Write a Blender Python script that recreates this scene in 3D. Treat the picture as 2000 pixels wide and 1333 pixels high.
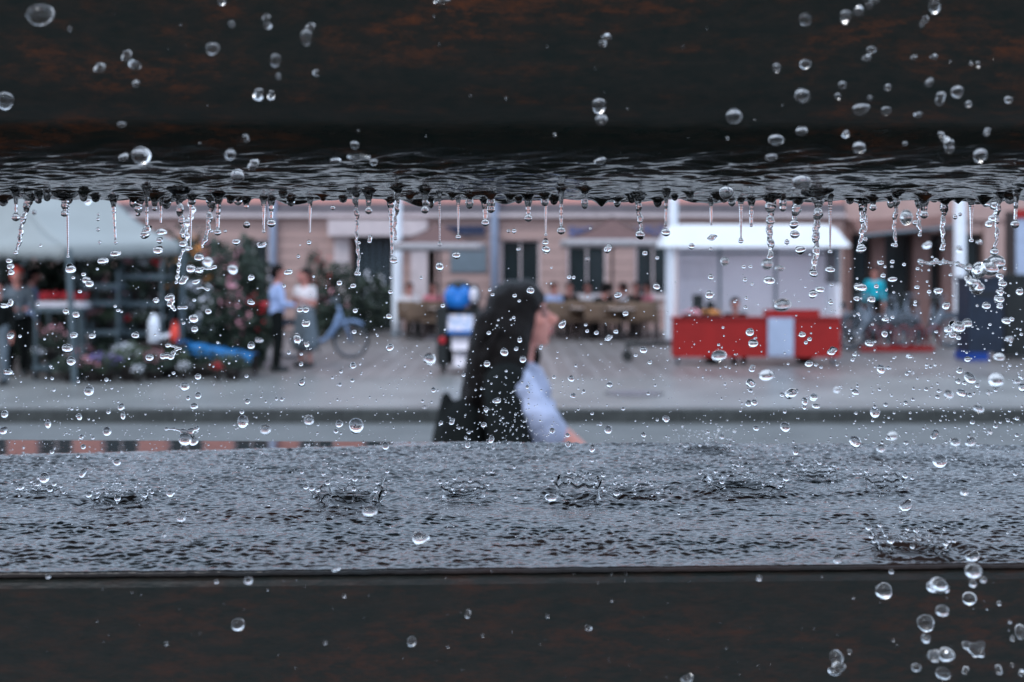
import bpy, bmesh, math, random
import numpy as np
from mathutils import Vector, Matrix, noise as mnoise

random.seed(7)
RNG = np.random.default_rng(7)
SC = bpy.context.scene
COL = SC.collection
for o in list(bpy.data.objects):
    bpy.data.objects.remove(o)

# ------------------------------------------------------------------ camera, sky, sun, exposure
F = 2400.0            # focal length in photograph pixels (photo is 2000 wide)
HZ = 525.0            # horizon row
CAMZ = 1.65
cam = bpy.data.cameras.new('camera')
cam.sensor_width = 36.0
cam.lens = 36.0 * F / 2000.0
cam.shift_y = -(666.5 - HZ) / 2000.0
cam.clip_start = 0.01
cam.clip_end = 2000.0
cam.dof.use_dof = True
cam.dof.focus_distance = 0.356
cam.dof.aperture_fstop = cam.lens / 2.2
cam_o = bpy.data.objects.new('camera', cam)
cam_o.location = (0, 0, CAMZ)
cam_o.rotation_euler = (math.radians(90), 0, 0)
COL.objects.link(cam_o)
SC.camera = cam_o

SUN_EL, SUN_AZ = math.radians(48), math.radians(212)
world = bpy.data.worlds.new('World')
SC.world = world
world.use_nodes = True
wn = world.node_tree.nodes
wl = world.node_tree.links
for n in list(wn):
    wn.remove(n)
w_out = wn.new('ShaderNodeOutputWorld')
w_bg = wn.new('ShaderNodeBackground')
w_sky = wn.new('ShaderNodeTexSky')
w_sky.sky_type = 'NISHITA'
w_sky.sun_disc = False
w_sky.sun_elevation = SUN_EL
w_sky.sun_rotation = SUN_AZ
w_sky.dust_density = 3.0
w_sky.air_density = 1.0
w_hs = wn.new('ShaderNodeHueSaturation')
w_hs.inputs['Saturation'].default_value = 0.22
wl.new(w_sky.outputs[0], w_hs.inputs['Color'])
w_mx = wn.new('ShaderNodeMix')      # even cloud cover over the clear sky
w_mx.data_type = 'RGBA'
w_mx.inputs[0].default_value = 0.82
w_mx.inputs[7].default_value = (5.9, 7.6, 10.1, 1)
wl.new(w_hs.outputs[0], w_mx.inputs[6])
wl.new(w_mx.outputs[2], w_bg.inputs['Color'])
wl.new(w_bg.outputs[0], w_out.inputs['Surface'])
w_bg.inputs['Strength'].default_value = 0.145
sun = bpy.data.lights.new('sun', 'SUN')
sun.energy = 0.6
sun.angle = math.radians(22)
sun.color = (1.0, 0.96, 0.92)
sun_o = bpy.data.objects.new('sun', sun)
COL.objects.link(sun_o)
sun_o.location = (0, 0, 30)
# pale sun behind thin cloud, over the photographer's shoulder
sdir = Vector((math.sin(SUN_AZ) * math.cos(SUN_EL), math.cos(SUN_AZ) * math.cos(SUN_EL), math.sin(SUN_EL)))
sun_o.rotation_euler = sdir.to_track_quat('Z', 'Y').to_euler()
SC.view_settings.view_transform = 'Standard'
SC.view_settings.look = 'None'
SC.view_settings.exposure = 0.52
SC.view_settings.gamma = 1.0
SC.cycles.caustics_reflective = False
SC.cycles.caustics_refractive = False
SC.cycles.sample_clamp_indirect = 6.0
SC.cycles.max_bounces = 14
SC.cycles.transmission_bounces = 12
SC.cycles.transparent_max_bounces = 8
SC.cycles.use_denoising = True

# ------------------------------------------------------------------ helpers
def P(px, py, d):
    """photograph pixel at distance d -> world point"""
    return Vector(((px - 1000.0) / F * d, d, CAMZ + (HZ - py) / F * d))

def GD(py, z=0.0):
    """distance of a ground point seen at row py"""
    return (CAMZ - z) * F / (py - HZ)

def lin(r, g, b, k=1.0):
    def f(c):
        c /= 255.0
        return (c / 12.92 if c <= 0.04045 else ((c + 0.055) / 1.055) ** 2.4) * k
    return (min(f(r), .95), min(f(g), .95), min(f(b), .95), 1.0)

MATS = {}
def mat(name, color, rough=0.7, var=0.25, scale=8.0, bump=0.0, bscale=60.0, metal=0.0, spec=0.4, color2=None, detail=6.0, stretch=None, c2lo=0.45, c2hi=0.7):
    if name in MATS:
        return MATS[name]
    m = bpy.data.materials.new(name)
    m.use_nodes = True
    nt = m.node_tree
    b = nt.nodes['Principled BSDF']
    b.inputs['Roughness'].default_value = rough
    b.inputs['Metallic'].default_value = metal
    b.inputs['Specular IOR Level'].default_value = spec
    tc = nt.nodes.new('ShaderNodeTexCoord')
    mp = nt.nodes.new('ShaderNodeMapping')
    if stretch:
        mp.inputs['Scale'].default_value = stretch
    nt.links.new(tc.outputs['Object'], mp.inputs['Vector'])
    nz = nt.nodes.new('ShaderNodeTexNoise')
    nz.inputs['Scale'].default_value = scale
    nz.inputs['Detail'].default_value = detail
    nt.links.new(mp.outputs[0], nz.inputs['Vector'])
    rmp = nt.nodes.new('ShaderNodeValToRGB')
    e = rmp.color_ramp.elements
    if color2 is None:
        e[0].position, e[1].position = 0.3, 0.7
        e[0].color = tuple(c * (1 - var) for c in color[:3]) + (1,)
        e[1].color = tuple(min(.95, c * (1 + var)) for c in color[:3]) + (1,)
    else:
        e[0].position, e[1].position = c2lo, c2hi
        e[0].color, e[1].color = color, color2
    nt.links.new(nz.outputs['Fac'], rmp.inputs['Fac'])
    nt.links.new(rmp.outputs['Color'], b.inputs['Base Color'])
    if bump:
        bn = nt.nodes.new('ShaderNodeTexNoise')
        bn.inputs['Scale'].default_value = bscale
        bn.inputs['Detail'].default_value = 4
        nt.links.new(mp.outputs[0], bn.inputs['Vector'])
        bp = nt.nodes.new('ShaderNodeBump')
        bp.inputs['Strength'].default_value = bump
        bp.inputs['Distance'].default_value = 0.5 / bscale
        nt.links.new(bn.outputs['Fac'], bp.inputs['Height'])
        nt.links.new(bp.outputs[0], b.inputs['Normal'])
    MATS[name] = m
    return m

def link(name, me, m=None, parent=None, smooth=False):
    o = bpy.data.objects.new(name, me)
    COL.objects.link(o)
    if parent is not None:
        o.parent = parent
    if m is not None and len(me.materials) == 0:
        me.materials.append(m)
    if smooth:
        me.polygons.foreach_set('use_smooth', [True] * len(me.polygons))
    return o

def tag(o, label=None, cat=None, group=None, kind=None):
    if label: o['label'] = label
    if cat: o['category'] = cat
    if group: o['group'] = group
    if kind: o['kind'] = kind
    return o

def thing(name, label, cat, loc=(0, 0, 0), rz=0.0, group=None):
    o = bpy.data.objects.new(name, None)
    o.empty_display_size = 0.1
    COL.objects.link(o)
    o.location = loc
    o.rotation_euler = (0, 0, rz)
    return tag(o, label, cat, group)

def copy_tree(o, parent=None):
    c = o.copy()
    COL.objects.link(c)
    c.parent = parent
    for ch in list(o.children):
        copy_tree(ch, c)
    return c

class MB:
    def __init__(s):
        s.v, s.f = [], []
    def add(s, vs, fs):
        n = len(s.v)
        s.v += [tuple(v) for v in vs]
        s.f += [tuple(i + n for i in f) for f in fs]
        return s
    def box(s, x0, x1, y0, y1, z0, z1):
        return s.add([(x0, y0, z0), (x1, y0, z0), (x1, y1, z0), (x0, y1, z0), (x0, y0, z1), (x1, y0, z1), (x1, y1, z1), (x0, y1, z1)],
                     [(0, 3, 2, 1), (4, 5, 6, 7), (0, 1, 5, 4), (1, 2, 6, 5), (2, 3, 7, 6), (3, 0, 4, 7)])
    def tube(s, pts, rad, seg=8, closed=False):
        pts = [Vector(p) for p in pts]
        n = len(pts)
        if not hasattr(rad, '__len__'):
            rad = [rad] * n
        vs, fs = [], []
        up = Vector((0.13, 0.31, 0.94)).normalized()
        for i, p in enumerate(pts):
            a = pts[(i - 1) % n] if (i or closed) else p
            b = pts[(i + 1) % n] if (i < n - 1 or closed) else p
            t = (b - a).normalized()
            u = t.cross(up)
            if u.length < 1e-4:
                u = t.cross(Vector((1, 0, 0)))
            u.normalize()
            w = t.cross(u)
            for k in range(seg):
                an = 2 * math.pi * k / seg
                vs.append(p + (u * math.cos(an) + w * math.sin(an)) * rad[i])
        m = n if closed else n - 1
        for i in range(m):
            j = (i + 1) % n
            for k in range(seg):
                l = (k + 1) % seg
                fs.append((i * seg + k, i * seg + l, j * seg + l, j * seg + k))
        if not closed:
            fs.append(tuple(range(seg))[::-1])
            fs.append(tuple((n - 1) * seg + k for k in range(seg)))
        return s.add(vs, fs)
    def lathe(s, prof, seg=20, c=(0, 0, 0)):
        vs, fs = [], []
        for r, z in prof:
            for k in range(seg):
                a = 2 * math.pi * k / seg
                vs.append((c[0] + r * math.cos(a), c[1] + r * math.sin(a), c[2] + z))
        for i in range(len(prof) - 1):
            for k in range(seg):
                l = (k + 1) % seg
                fs.append((i * seg + k, i * seg + l, (i + 1) * seg + l, (i + 1) * seg + k))
        fs.append(tuple(range(seg))[::-1])
        fs.append(tuple((len(prof) - 1) * seg + k for k in range(seg)))
        return s.add(vs, fs)
    def mesh(s, name):
        me = bpy.data.meshes.new(name)
        me.from_pydata(s.v, [], s.f)
        me.update()
        return me
    def build(s, name, m, parent=None, smooth=False):
        return link(name, s.mesh(name), m, parent, smooth)

_bm = bmesh.new()
bmesh.ops.create_icosphere(_bm, subdivisions=3, radius=1.0)
_bm.verts.ensure_lookup_table()
ICO_V = np.array([v.co[:] for v in _bm.verts])
ICO_F = [tuple(v.index for v in f.verts) for f in _bm.faces]
_bm.free()
_bm = bmesh.new()
bmesh.ops.create_icosphere(_bm, subdivisions=1, radius=1.0)
_bm.verts.ensure_lookup_table()
ICO1_V = np.array([v.co[:] for v in _bm.verts])
ICO1_F = np.array([tuple(v.index for v in f.verts) for f in _bm.faces])
_bm.free()

def ell(c, r, rot=None):
    return ('e', c, r, rot)
def cap(p0, p1, r0, r1=None, sq=None):
    return ('c', p0, p1, r0, r0 if r1 is None else r1, sq)

def blob(name, prims, voxel, m, parent=None, smooth=3, disp=0.0, dscale=10.0):
    """one continuous surface grown round a set of volumes"""
    mb = MB()
    for p in prims:
        if p[0] == 'e':
            v = ICO_V * np.array(p[2])
            if p[3] is not None:
                R = np.array(Matrix.Rotation(p[3][1], 3, p[3][0]))
                v = v @ R.T
            v = v + np.array(p[1])
        else:
            a, b = Vector(p[1]), Vector(p[2])
            q = (b - a).to_track_quat('Z', 'Y').to_matrix()
            R = np.array(q)
            u = ICO_V.copy()
            if p[5]:
                u = u * np.array([p[5][0], p[5][1], 1.0])
            hi = ICO_V[:, 2] >= 0
            v = np.where(hi[:, None], u * p[4], u * p[3]) @ R.T
            v = v + np.where(hi[:, None], np.array(b), np.array(a))
        mb.add(v.tolist(), ICO_F)
    me = mb.mesh(name + '_raw')
    t = bpy.data.objects.new(name + '_raw', me)
    COL.objects.link(t)
    r = t.modifiers.new('r', 'REMESH')
    r.mode = 'VOXEL'
    r.voxel_size = voxel
    if smooth:
        s = t.modifiers.new('s', 'SMOOTH')
        s.factor = 0.5
        s.iterations = smooth
    dg = bpy.context.evaluated_depsgraph_get()
    out = bpy.data.meshes.new_from_object(t.evaluated_get(dg), depsgraph=dg)
    bpy.data.objects.remove(t)
    bpy.data.meshes.remove(me)
    out.name = name
    out.materials.clear()
    if disp:
        n = len(out.vertices)
        co = np.empty(n * 3); out.vertices.foreach_get('co', co); co = co.reshape(-1, 3)
        for i in range(n):
            d = mnoise.noise_vector(Vector(co[i] * dscale))
            co[i] += np.array(d) * disp
        out.vertices.foreach_set('co', co.ravel())
    return link(name, out, m, parent, smooth=True)

# ------------------------------------------------------------------ materials
M_STRIP = mat('pale_concrete', lin(150, 149, 146, 0.68), 0.34, 0.25, 0.8, 0.25, 40)
M_KERB = mat('kerb_granite', (0.05, 0.053, 0.05, 1), 0.7, 0.3, 6, 0.3, 60)
M_ROAD = mat('road_asphalt', (0.115, 0.117, 0.114, 1), 0.75, 0.15, 2, 0.3, 120)
M_GROUND = mat('ground_soil', (0.16, 0.16, 0.155, 1), 0.9, 0.2, 0.4)
M_NEAR = mat('near_paving', (0.52, 0.50, 0.48, 1), 0.6, 0.12, 2.0, 0.2, 60)

def paver_mat():
    m = bpy.data.materials.new('plaza_pavers'); m.use_nodes = True
    nt = m.node_tree; b = nt.nodes['Principled BSDF']
    b.inputs['Roughness'].default_value = 0.36
    tc = nt.nodes.new('ShaderNodeTexCoord')
    br = nt.nodes.new('ShaderNodeTexBrick')
    br.inputs['Scale'].default_value = 1.0
    br.inputs['Brick Width'].default_value = 1.0
    br.inputs['Row Height'].default_value = 0.33
    br.inputs['Mortar Size'].default_value = 0.03
    br.inputs['Color1'].default_value = (0.215, 0.195, 0.182, 1)
    br.inputs['Color2'].default_value = (0.145, 0.128, 0.12, 1)
    br.inputs['Mortar'].default_value = (0.27, 0.25, 0.24, 1)
    mp = nt.nodes.new('ShaderNodeMapping'); mp.inputs['Rotation'].default_value = (0, 0, math.radians(90))
    nt.links.new(tc.outputs['Object'], mp.inputs[0]); nt.links.new(mp.outputs[0], br.inputs['Vector'])
    nz = nt.nodes.new('ShaderNodeTexNoise'); nz.inputs['Scale'].default_value = 0.7; nz.inputs['Detail'].default_value = 5
    nt.links.new(tc.outputs['Object'], nz.inputs['Vector'])
    mx = nt.nodes.new('ShaderNodeMix'); mx.data_type = 'RGBA'; mx.blend_type = 'MULTIPLY'; mx.inputs[0].default_value = 0.55
    rp = nt.nodes.new('ShaderNodeValToRGB'); rp.color_ramp.elements[0].position = .3; rp.color_ramp.elements[1].position = .7
    rp.color_ramp.elements[0].color = (.55, .53, .55, 1); rp.color_ramp.elements[1].color = (1.2, 1.18, 1.2, 1)
    nt.links.new(nz.outputs['Fac'], rp.inputs[0])
    nt.links.new(br.outputs['Color'], mx.inputs[6]); nt.links.new(rp.outputs[0], mx.inputs[7])
    nt.links.new(mx.outputs[2], b.inputs['Base Color'])
    bp = nt.nodes.new('ShaderNodeBump'); bp.inputs['Distance'].default_value = 0.006; bp.inputs['Strength'].default_value = .6
    nt.links.new(br.outputs['Fac'], bp.inputs['Height']); bp.invert = True
    nt.links.new(bp.outputs[0], b.inputs['Normal'])
    return m
M_PAVER = paver_mat()

M_WALL = mat('beige_render', lin(190, 158, 150, 0.86), 0.8, 0.10, 3, 0.2, 50)
M_PINK = mat('pink_render', lin(228, 162, 150, 0.86), 0.8, 0.08, 1.5, 0.15, 50)
M_CREAM = mat('cream_stone', lin(206, 190, 190, 0.95), 0.7, 0.10, 4, 0.2, 40)
M_GREYST = mat('grey_stone', lin(118, 110, 114, 0.8), 0.75, 0.15, 4)
M_BROWNW = mat('brown_wall', lin(132, 100, 94, 0.8), 0.8, 0.15, 3)
M_DARKWOOD = mat('dark_wood', (0.035, 0.022, 0.02, 1), 0.5, 0.3, 12)
M_GLASS = mat('dark_window_glass', (0.018, 0.026, 0.028, 1), 0.08, 0.3, 2, spec=0.5)
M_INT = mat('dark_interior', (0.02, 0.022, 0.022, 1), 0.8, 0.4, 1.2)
M_WHITEP = mat('white_paint', lin(236, 240, 248, 0.98), 0.4, 0.05, 6)
M_PALEBLUE = mat('pale_blue_paint', lin(170, 182, 205, 0.95), 0.4, 0.08, 6)
M_ROOF = mat('grey_roof_tile', (0.13, 0.10, 0.095, 1), 0.8, 0.3, 3)
M_BLACK = mat('black_paint', (0.014, 0.016, 0.016, 1), 0.45, 0.3, 10)
M_RUBBER = mat('black_rubber', (0.02, 0.021, 0.021, 1), 0.7, 0.3, 20)
M_STEEL = mat('galvanised_steel', lin(120, 132, 140, 0.9), 0.45, 0.12, 12, metal=0.3)
M_STEEL2 = mat('dull_steel', lin(98, 112, 118, 0.7), 0.5, 0.15, 12)
M_CANVAS = mat('grey_canvas', lin(160, 164, 162, 0.78), 0.8, 0.06, 1.4, 0.2, 20)
M_RED = mat('red_paint', lin(182, 32, 28, 0.66), 0.5, 0.12, 3)
M_LAV = mat('lavender_panel', lin(214, 208, 220, 0.95), 0.6, 0.05, 2)
M_BLUE = mat('bright_blue_plastic', lin(20, 110, 190, 0.95), 0.4, 0.15, 3)
M_TARP = mat('blue_tarpaulin', lin(10, 112, 176, 0.95), 0.45, 0.2, 4, 0.6, 12)
M_LBLUE = mat('light_blue_paint', lin(132, 158, 196, 0.9), 0.35, 0.1, 10)
M_SILVER = mat('silver_paint', lin(120, 130, 142, 0.8), 0.35, 0.1, 10, metal=0.4)
M_SKIN = mat('skin', lin(212, 142, 128, 0.75), 0.5, 0.08, 8)
M_HAIR = mat('dark_brown_hair', (0.0075, 0.0055, 0.005, 1), 0.42, 0.7, 30, 0.8, 90, stretch=(6, 6, 0.5), spec=0.1)
M_BLACKCL = mat('black_cloth', (0.0065, 0.0078, 0.0075, 1), 0.85, 0.3, 12, 0.3, 40, spec=0.12)
M_SHIRT = mat('pale_blue_jersey', lin(164, 170, 194, 0.82), 0.8, 0.42, 9, 0.8, 14)
M_SHIRTB = mat('blue_shirt_cloth', lin(168, 186, 226, 0.9), 0.8, 0.1, 9)
M_WHITECL = mat('white_cloth', lin(224, 216, 218, 0.95), 0.8, 0.1, 9)
M_GREYCL = mat('grey_skirt_cloth', lin(112, 122, 130, 0.8), 0.8, 0.2, 9)
M_LIPS = mat('lips', lin(168, 74, 78, 0.7), 0.4, 0.1, 20)
M_TEAL = mat('teal_cloth', lin(20, 170, 190, 0.9), 0.8, 0.15, 9)
M_ORANGE = mat('orange_red_cloth', lin(250, 84, 70, 0.95), 0.7, 0.12, 9)
M_PINKCL = mat('pink_cloth', lin(222, 130, 140, 0.9), 0.8, 0.12, 9)
M_WICKER = mat('brown_wicker', lin(128, 104, 86, 0.7), 0.7, 0.35, 40)
M_TABLE = mat('pale_table_top', lin(206, 188, 178, 0.9), 0.5, 0.12, 6)
M_PARASOL = mat('brown_parasol_cloth', lin(112, 84, 80, 0.8), 0.85, 0.1, 4)
M_VALANCE = mat('grey_parasol_valance', lin(178, 172, 174, 0.9), 0.85, 0.12, 12)
M_NAVY = mat('navy_panel', lin(40, 52, 84, 0.8), 0.5, 0.15, 6)
M_SIGNBLUE = mat('blue_letter_paint', lin(92, 118, 176, 0.9), 0.5, 0.15, 8)
M_LEAF = mat('dark_leaf', (0.036, 0.052, 0.036, 1), 0.6, 0.5, 9)
M_LEAF2 = mat('mid_leaf', (0.075, 0.10, 0.06, 1), 0.6, 0.5, 9)
M_FLRED = mat('red_petal', lin(214, 52, 64, 0.9), 0.6, 0.2, 20)
M_FLPINK = mat('pink_petal', lin(226, 160, 170, 0.9), 0.6, 0.2, 20)
M_FLWHITE = mat('white_petal', lin(226, 226, 232, 0.9), 0.6, 0.15, 20)
M_FLVIO = mat('violet_petal', lin(150, 130, 200, 0.9), 0.6, 0.2, 20)
M_FLOR = mat('orange_petal', lin(226, 150, 80, 0.9), 0.6, 0.2, 20)
M_POT = mat('dark_pot', (0.05, 0.04, 0.037, 1), 0.6, 0.3, 10)
M_WINEBAG = mat('navy_bin_paint', (0.012, 0.02, 0.038, 1), 0.5, 0.25, 5)
M_BINBLUE = mat('cobalt_paint', lin(14, 60, 140, 0.9), 0.5, 0.15, 5)
M_TAIL = mat('red_reflector', lin(196, 30, 44, 0.9), 0.35, 0.15, 10)
M_PRINT = mat('printed_card', lin(216, 206, 214, 0.95), 0.5, 0.15, 14, color2=lin(120, 160, 200, 0.9), c2lo=.42, c2hi=.68)
M_CARD = mat('white_card', lin(222, 214, 220, 0.95), 0.5, 0.06, 6)

def tarp_mat(name, c, tr):
    m = mat(name, c, 0.6, 0.05, 2)
    nt = m.node_tree
    t = nt.nodes.new('ShaderNodeBsdfTranslucent'); t.inputs['Color'].default_value = c
    mx = nt.nodes.new('ShaderNodeMixShader'); mx.inputs[0].default_value = tr
    b = nt.nodes['Principled BSDF']
    nt.links.new(b.outputs[0], mx.inputs[1]); nt.links.new(t.outputs[0], mx.inputs[2])
    nt.links.new(mx.outputs[0], nt.nodes['Material Output'].inputs['Surface'])
    return m
M_TARPW = tarp_mat('white_tarpaulin', lin(246, 247, 250, 1.0), 0.42)
M_TARPL = tarp_mat('lavender_tarpaulin', lin(240, 236, 240, 1.0), 0.45)

# wet stone of the fountain: dark with rust bloom and streaks
def stone_mat(name, rust, lo_, hi_):
    m = bpy.data.materials.new(name); m.use_nodes = True
    nt = m.node_tree; b = nt.nodes['Principled BSDF']
    b.inputs['Roughness'].default_value = 0.38
    b.inputs['Specular IOR Level'].default_value = 0.22
    tc = nt.nodes.new('ShaderNodeTexCoord')
    mp = nt.nodes.new('ShaderNodeMapping'); mp.inputs['Scale'].default_value = (0.5, 1, 1.4); mp.inputs['Location'].default_value = (3.1, 1.7, .4)
    nt.links.new(tc.outputs['Object'], mp.inputs[0])
    def nz(scale, detail, dist=0.0, r=.6):
        n = nt.nodes.new('ShaderNodeTexNoise'); n.inputs['Scale'].default_value = scale; n.inputs['Detail'].default_value = detail
        n.inputs['Distortion'].default_value = dist; n.inputs['Roughness'].default_value = r
        nt.links.new(mp.outputs[0], n.inputs['Vector']); return n
    def ramp(src, a, bb, ca, cb):
        r = nt.nodes.new('ShaderNodeValToRGB'); e = r.color_ramp.elements
        e[0].position, e[1].position, e[0].color, e[1].color = a, bb, ca, cb
        nt.links.new(src, r.inputs[0]); return r
    big = ramp(nz(22, 9, 1.2, .7).outputs['Fac'], lo_, hi_, (0, 0, 0, 1), (1, 1, 1, 1))
    fine = ramp(nz(230, 6, 0, .75).outputs['Fac'], .46, .66, (0.03, 0.05, 0.05, 1), (1, 1, 1, 1))
    mul = nt.nodes.new('ShaderNodeMath'); mul.operation = 'MULTIPLY'
    nt.links.new(big.outputs[0], mul.inputs[0]); nt.links.new(fine.outputs[0], mul.inputs[1])
    base = ramp(nz(420, 5, 0, .7).outputs['Fac'], .35, .7, (0.006, 0.0098, 0.0085, 1), (0.0155, 0.0140, 0.0115, 1))
    mx = nt.nodes.new('ShaderNodeMix'); mx.data_type = 'RGBA'
    nt.links.new(mul.outputs[0], mx.inputs[0]); nt.links.new(base.outputs[0], mx.inputs[6])
    mx.inputs[7].default_value = rust
    nt.links.new(mx.outputs[2], b.inputs['Base Color'])
    bp = nt.nodes.new('ShaderNodeBump'); bp.inputs['Distance'].default_value = .0007; bp.inputs['Strength'].default_value = .5
    nt.links.new(nz(300, 5).outputs['Fac'], bp.inputs['Height']); nt.links.new(bp.outputs[0], b.inputs['Normal'])
    return m
M_STONE = stone_mat('wet_rusty_stone', (0.085, 0.024, 0.009, 1), .44, .66)
def wet_face_mat():
    m = stone_mat('wet_face_under_film', (0.095, 0.027, 0.0095, 1), .45, .68)
    nt = m.node_tree; b = nt.nodes['Principled BSDF']
    b.inputs['IOR'].default_value = 1.333
    b.inputs['Specular IOR Level'].default_value = 0.5
    for l in list(nt.links):
        if l.to_socket == b.inputs['Normal']: nt.links.remove(l)
    tc = nt.nodes.new('ShaderNodeTexCoord'); sp = nt.nodes.new('ShaderNodeSeparateXYZ')
    nt.links.new(tc.outputs['Object'], sp.inputs[0])
    mr = nt.nodes.new('ShaderNodeMapRange')     # the film thins out upwards into damp rough stone
    mr.inputs['From Min'].default_value = CAMZ + .026; mr.inputs['From Max'].default_value = CAMZ + .037
    mr.inputs['To Min'].default_value = .03; mr.inputs['To Max'].default_value = .42
    nt.links.new(sp.outputs['Z'], mr.inputs['Value']); nt.links.new(mr.outputs[0], b.inputs['Roughness'])
    m2 = nt.nodes.new('ShaderNodeMapRange')
    m2.inputs['From Min'].default_value = CAMZ + .028; m2.inputs['From Max'].default_value = CAMZ + .037
    m2.inputs['To Min'].default_value = .5; m2.inputs['To Max'].default_value = .22
    nt.links.new(sp.outputs['Z'], m2.inputs['Value']); nt.links.new(m2.outputs[0], b.inputs['Specular IOR Level'])
    return m
M_WETFACE = wet_face_mat()
M_STONE2 = stone_mat('wet_brown_stone', (0.045, 0.016, 0.009, 1), .34, .66)

# film of water lying on dark stone
def film_mat(name, base, fine_scale, fine_str, vec=(1, 1, 1), c2=None):
    m = bpy.data.materials.new(name); m.use_nodes = True
    nt = m.node_tree; b = nt.nodes['Principled BSDF']
    b.inputs['Roughness'].default_value = 0.03
    b.inputs['IOR'].default_value = 1.333
    tc = nt.nodes.new('ShaderNodeTexCoord'); mp = nt.nodes.new('ShaderNodeMapping'); mp.inputs['Scale'].default_value = vec
    nt.links.new(tc.outputs['Object'], mp.inputs[0])
    n = nt.nodes.new('ShaderNodeTexNoise'); n.inputs['Scale'].default_value = 45; n.inputs['Detail'].default_value = 6
    nt.links.new(mp.outputs[0], n.inputs['Vector'])
    r = nt.nodes.new('ShaderNodeValToRGB'); r.color_ramp.elements[0].position = .42; r.color_ramp.elements[1].position = .72
    r.color_ramp.elements[0].color = base; r.color_ramp.elements[1].color = c2 or base
    nt.links.new(n.outputs['Fac'], r.inputs[0]); nt.links.new(r.outputs[0], b.inputs['Base Color'])
    if fine_str:
        f = nt.nodes.new('ShaderNodeTexNoise'); f.inputs['Scale'].default_value = fine_scale; f.inputs['Detail'].default_value = 2
        nt.links.new(mp.outputs[0], f.inputs['Vector'])
        bp = nt.nodes.new('ShaderNodeBump'); bp.inputs['Distance'].default_value = .0004; bp.inputs['Strength'].default_value = fine_str
        nt.links.new(f.outputs['Fac'], bp.inputs['Height']); nt.links.new(bp.outputs[0], b.inputs['Normal'])
    return m
M_WATER = film_mat('water_over_stone', (0.012, 0.0145, 0.015, 1), 900, 0.5, (0.4, 1, 1), (0.035, 0.018, 0.014, 1))
def mask_bump(m):
    nt = m.node_tree
    bp = [n for n in nt.nodes if n.type == 'BUMP'][0]
    a = nt.nodes.new('ShaderNodeAttribute'); a.attribute_name = 'ripple'
    mu = nt.nodes.new('ShaderNodeMath'); mu.operation = 'MULTIPLY'; mu.inputs[1].default_value = .5
    nt.links.new(a.outputs['Fac'], mu.inputs[0]); nt.links.new(mu.outputs[0], bp.inputs['Strength'])
mask_bump(M_WATER)
M_FILM = film_mat('hanging_water_film', (0.012, 0.014, 0.014, 1), 500, 0.15, (0.5, 1, 1), (0.016, 0.014, 0.014, 1))

def clear_water():
    m = bpy.data.materials.new('clear_water'); m.use_nodes = True
    nt = m.node_tree
    nt.nodes.remove(nt.nodes['Principled BSDF'])
    g = nt.nodes.new('ShaderNodeBsdfGlass'); g.inputs['IOR'].default_value = 1.333; g.inputs['Roughness'].default_value = 0.0
    # faint surface unevenness
    tc = nt.nodes.new('ShaderNodeTexCoord'); n = nt.nodes.new('ShaderNodeTexNoise'); n.inputs['Scale'].default_value = 1.2
    nt.links.new(tc.outputs['Object'], n.inputs['Vector'])
    bp = nt.nodes.new('ShaderNodeBump'); bp.inputs['Strength'].default_value = 0.04; bp.inputs['Distance'].default_value = .1
    nt.links.new(n.outputs['Fac'], bp.inputs['Height']); nt.links.new(bp.outputs[0], g.inputs['Normal'])
    nt.links.new(g.outputs[0], nt.nodes['Material Output'].inputs['Surface'])
    return m
M_CLEAR = clear_water()

# ------------------------------------------------------------------ ground, road, pavements
D_KERB = 14.4
tag(MB().add([(-500, -400, -.25), (500, -400, -.25), (500, 600, -.25), (-500, 600, -.25)], [(0, 1, 2, 3)]).build('ground', M_GROUND), kind='structure')
tag(MB().box(-80, 80, 7.0, D_KERB, -.26, -.16).build('road', M_ROAD), kind='structure')
tag(MB().box(-80, 80, -60, 6.85, -.26, 0).build('near_pavement', M_NEAR), kind='structure')
tag(MB().box(-80, 80, D_KERB + .15, 18.6, -.26, 0).build('pavement', M_STRIP), kind='structure')
tag(MB().box(-80, 80, 18.6, 60, -.26, .004).build('plaza', M_PAVER), kind='structure')
kerb = bpy.data.objects.new('kerb', None); COL.objects.link(kerb); tag(kerb, kind='structure')
kme = MB().box(0, .992, 0, .15, -.1, .152).mesh('kerb_stone')
for i in range(-12, 13):
    k = link('kerb_stone', kme, M_KERB, kerb); k.location = (i * 1.0, D_KERB, -.16 + random.uniform(-.002, .002))
kerb2 = bpy.data.objects.new('near_kerb', None); COL.objects.link(kerb2); tag(kerb2, kind='structure')
for i in range(-6, 7):
    k = link('kerb_stone', kme, M_KERB, kerb2); k.location = (i * 1.0, 6.85, -.16)

# ------------------------------------------------------------------ buildings behind the plaza
DF = 33.0
SF = F / DF
def FX(px): return (px - 1000.0) / SF
def FZ(py): return CAMZ + (HZ - py) / SF

unit = MB().box(0, 1, 0, 1, 0, 1).mesh('course')
def course(parent, x0, x1, z0, z1, y0, y1, m):
    key = 'course_' + m.name
    me = bpy.data.meshes.get(key)
    if me is None:
        me = unit.copy(); me.name = key; me.materials.append(m)
    o = link('wall_course', me, None, parent)
    o.location = (x0, y0, z0); o.scale = (x1 - x0, y1 - y0, z1 - z0)
    return o

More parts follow.
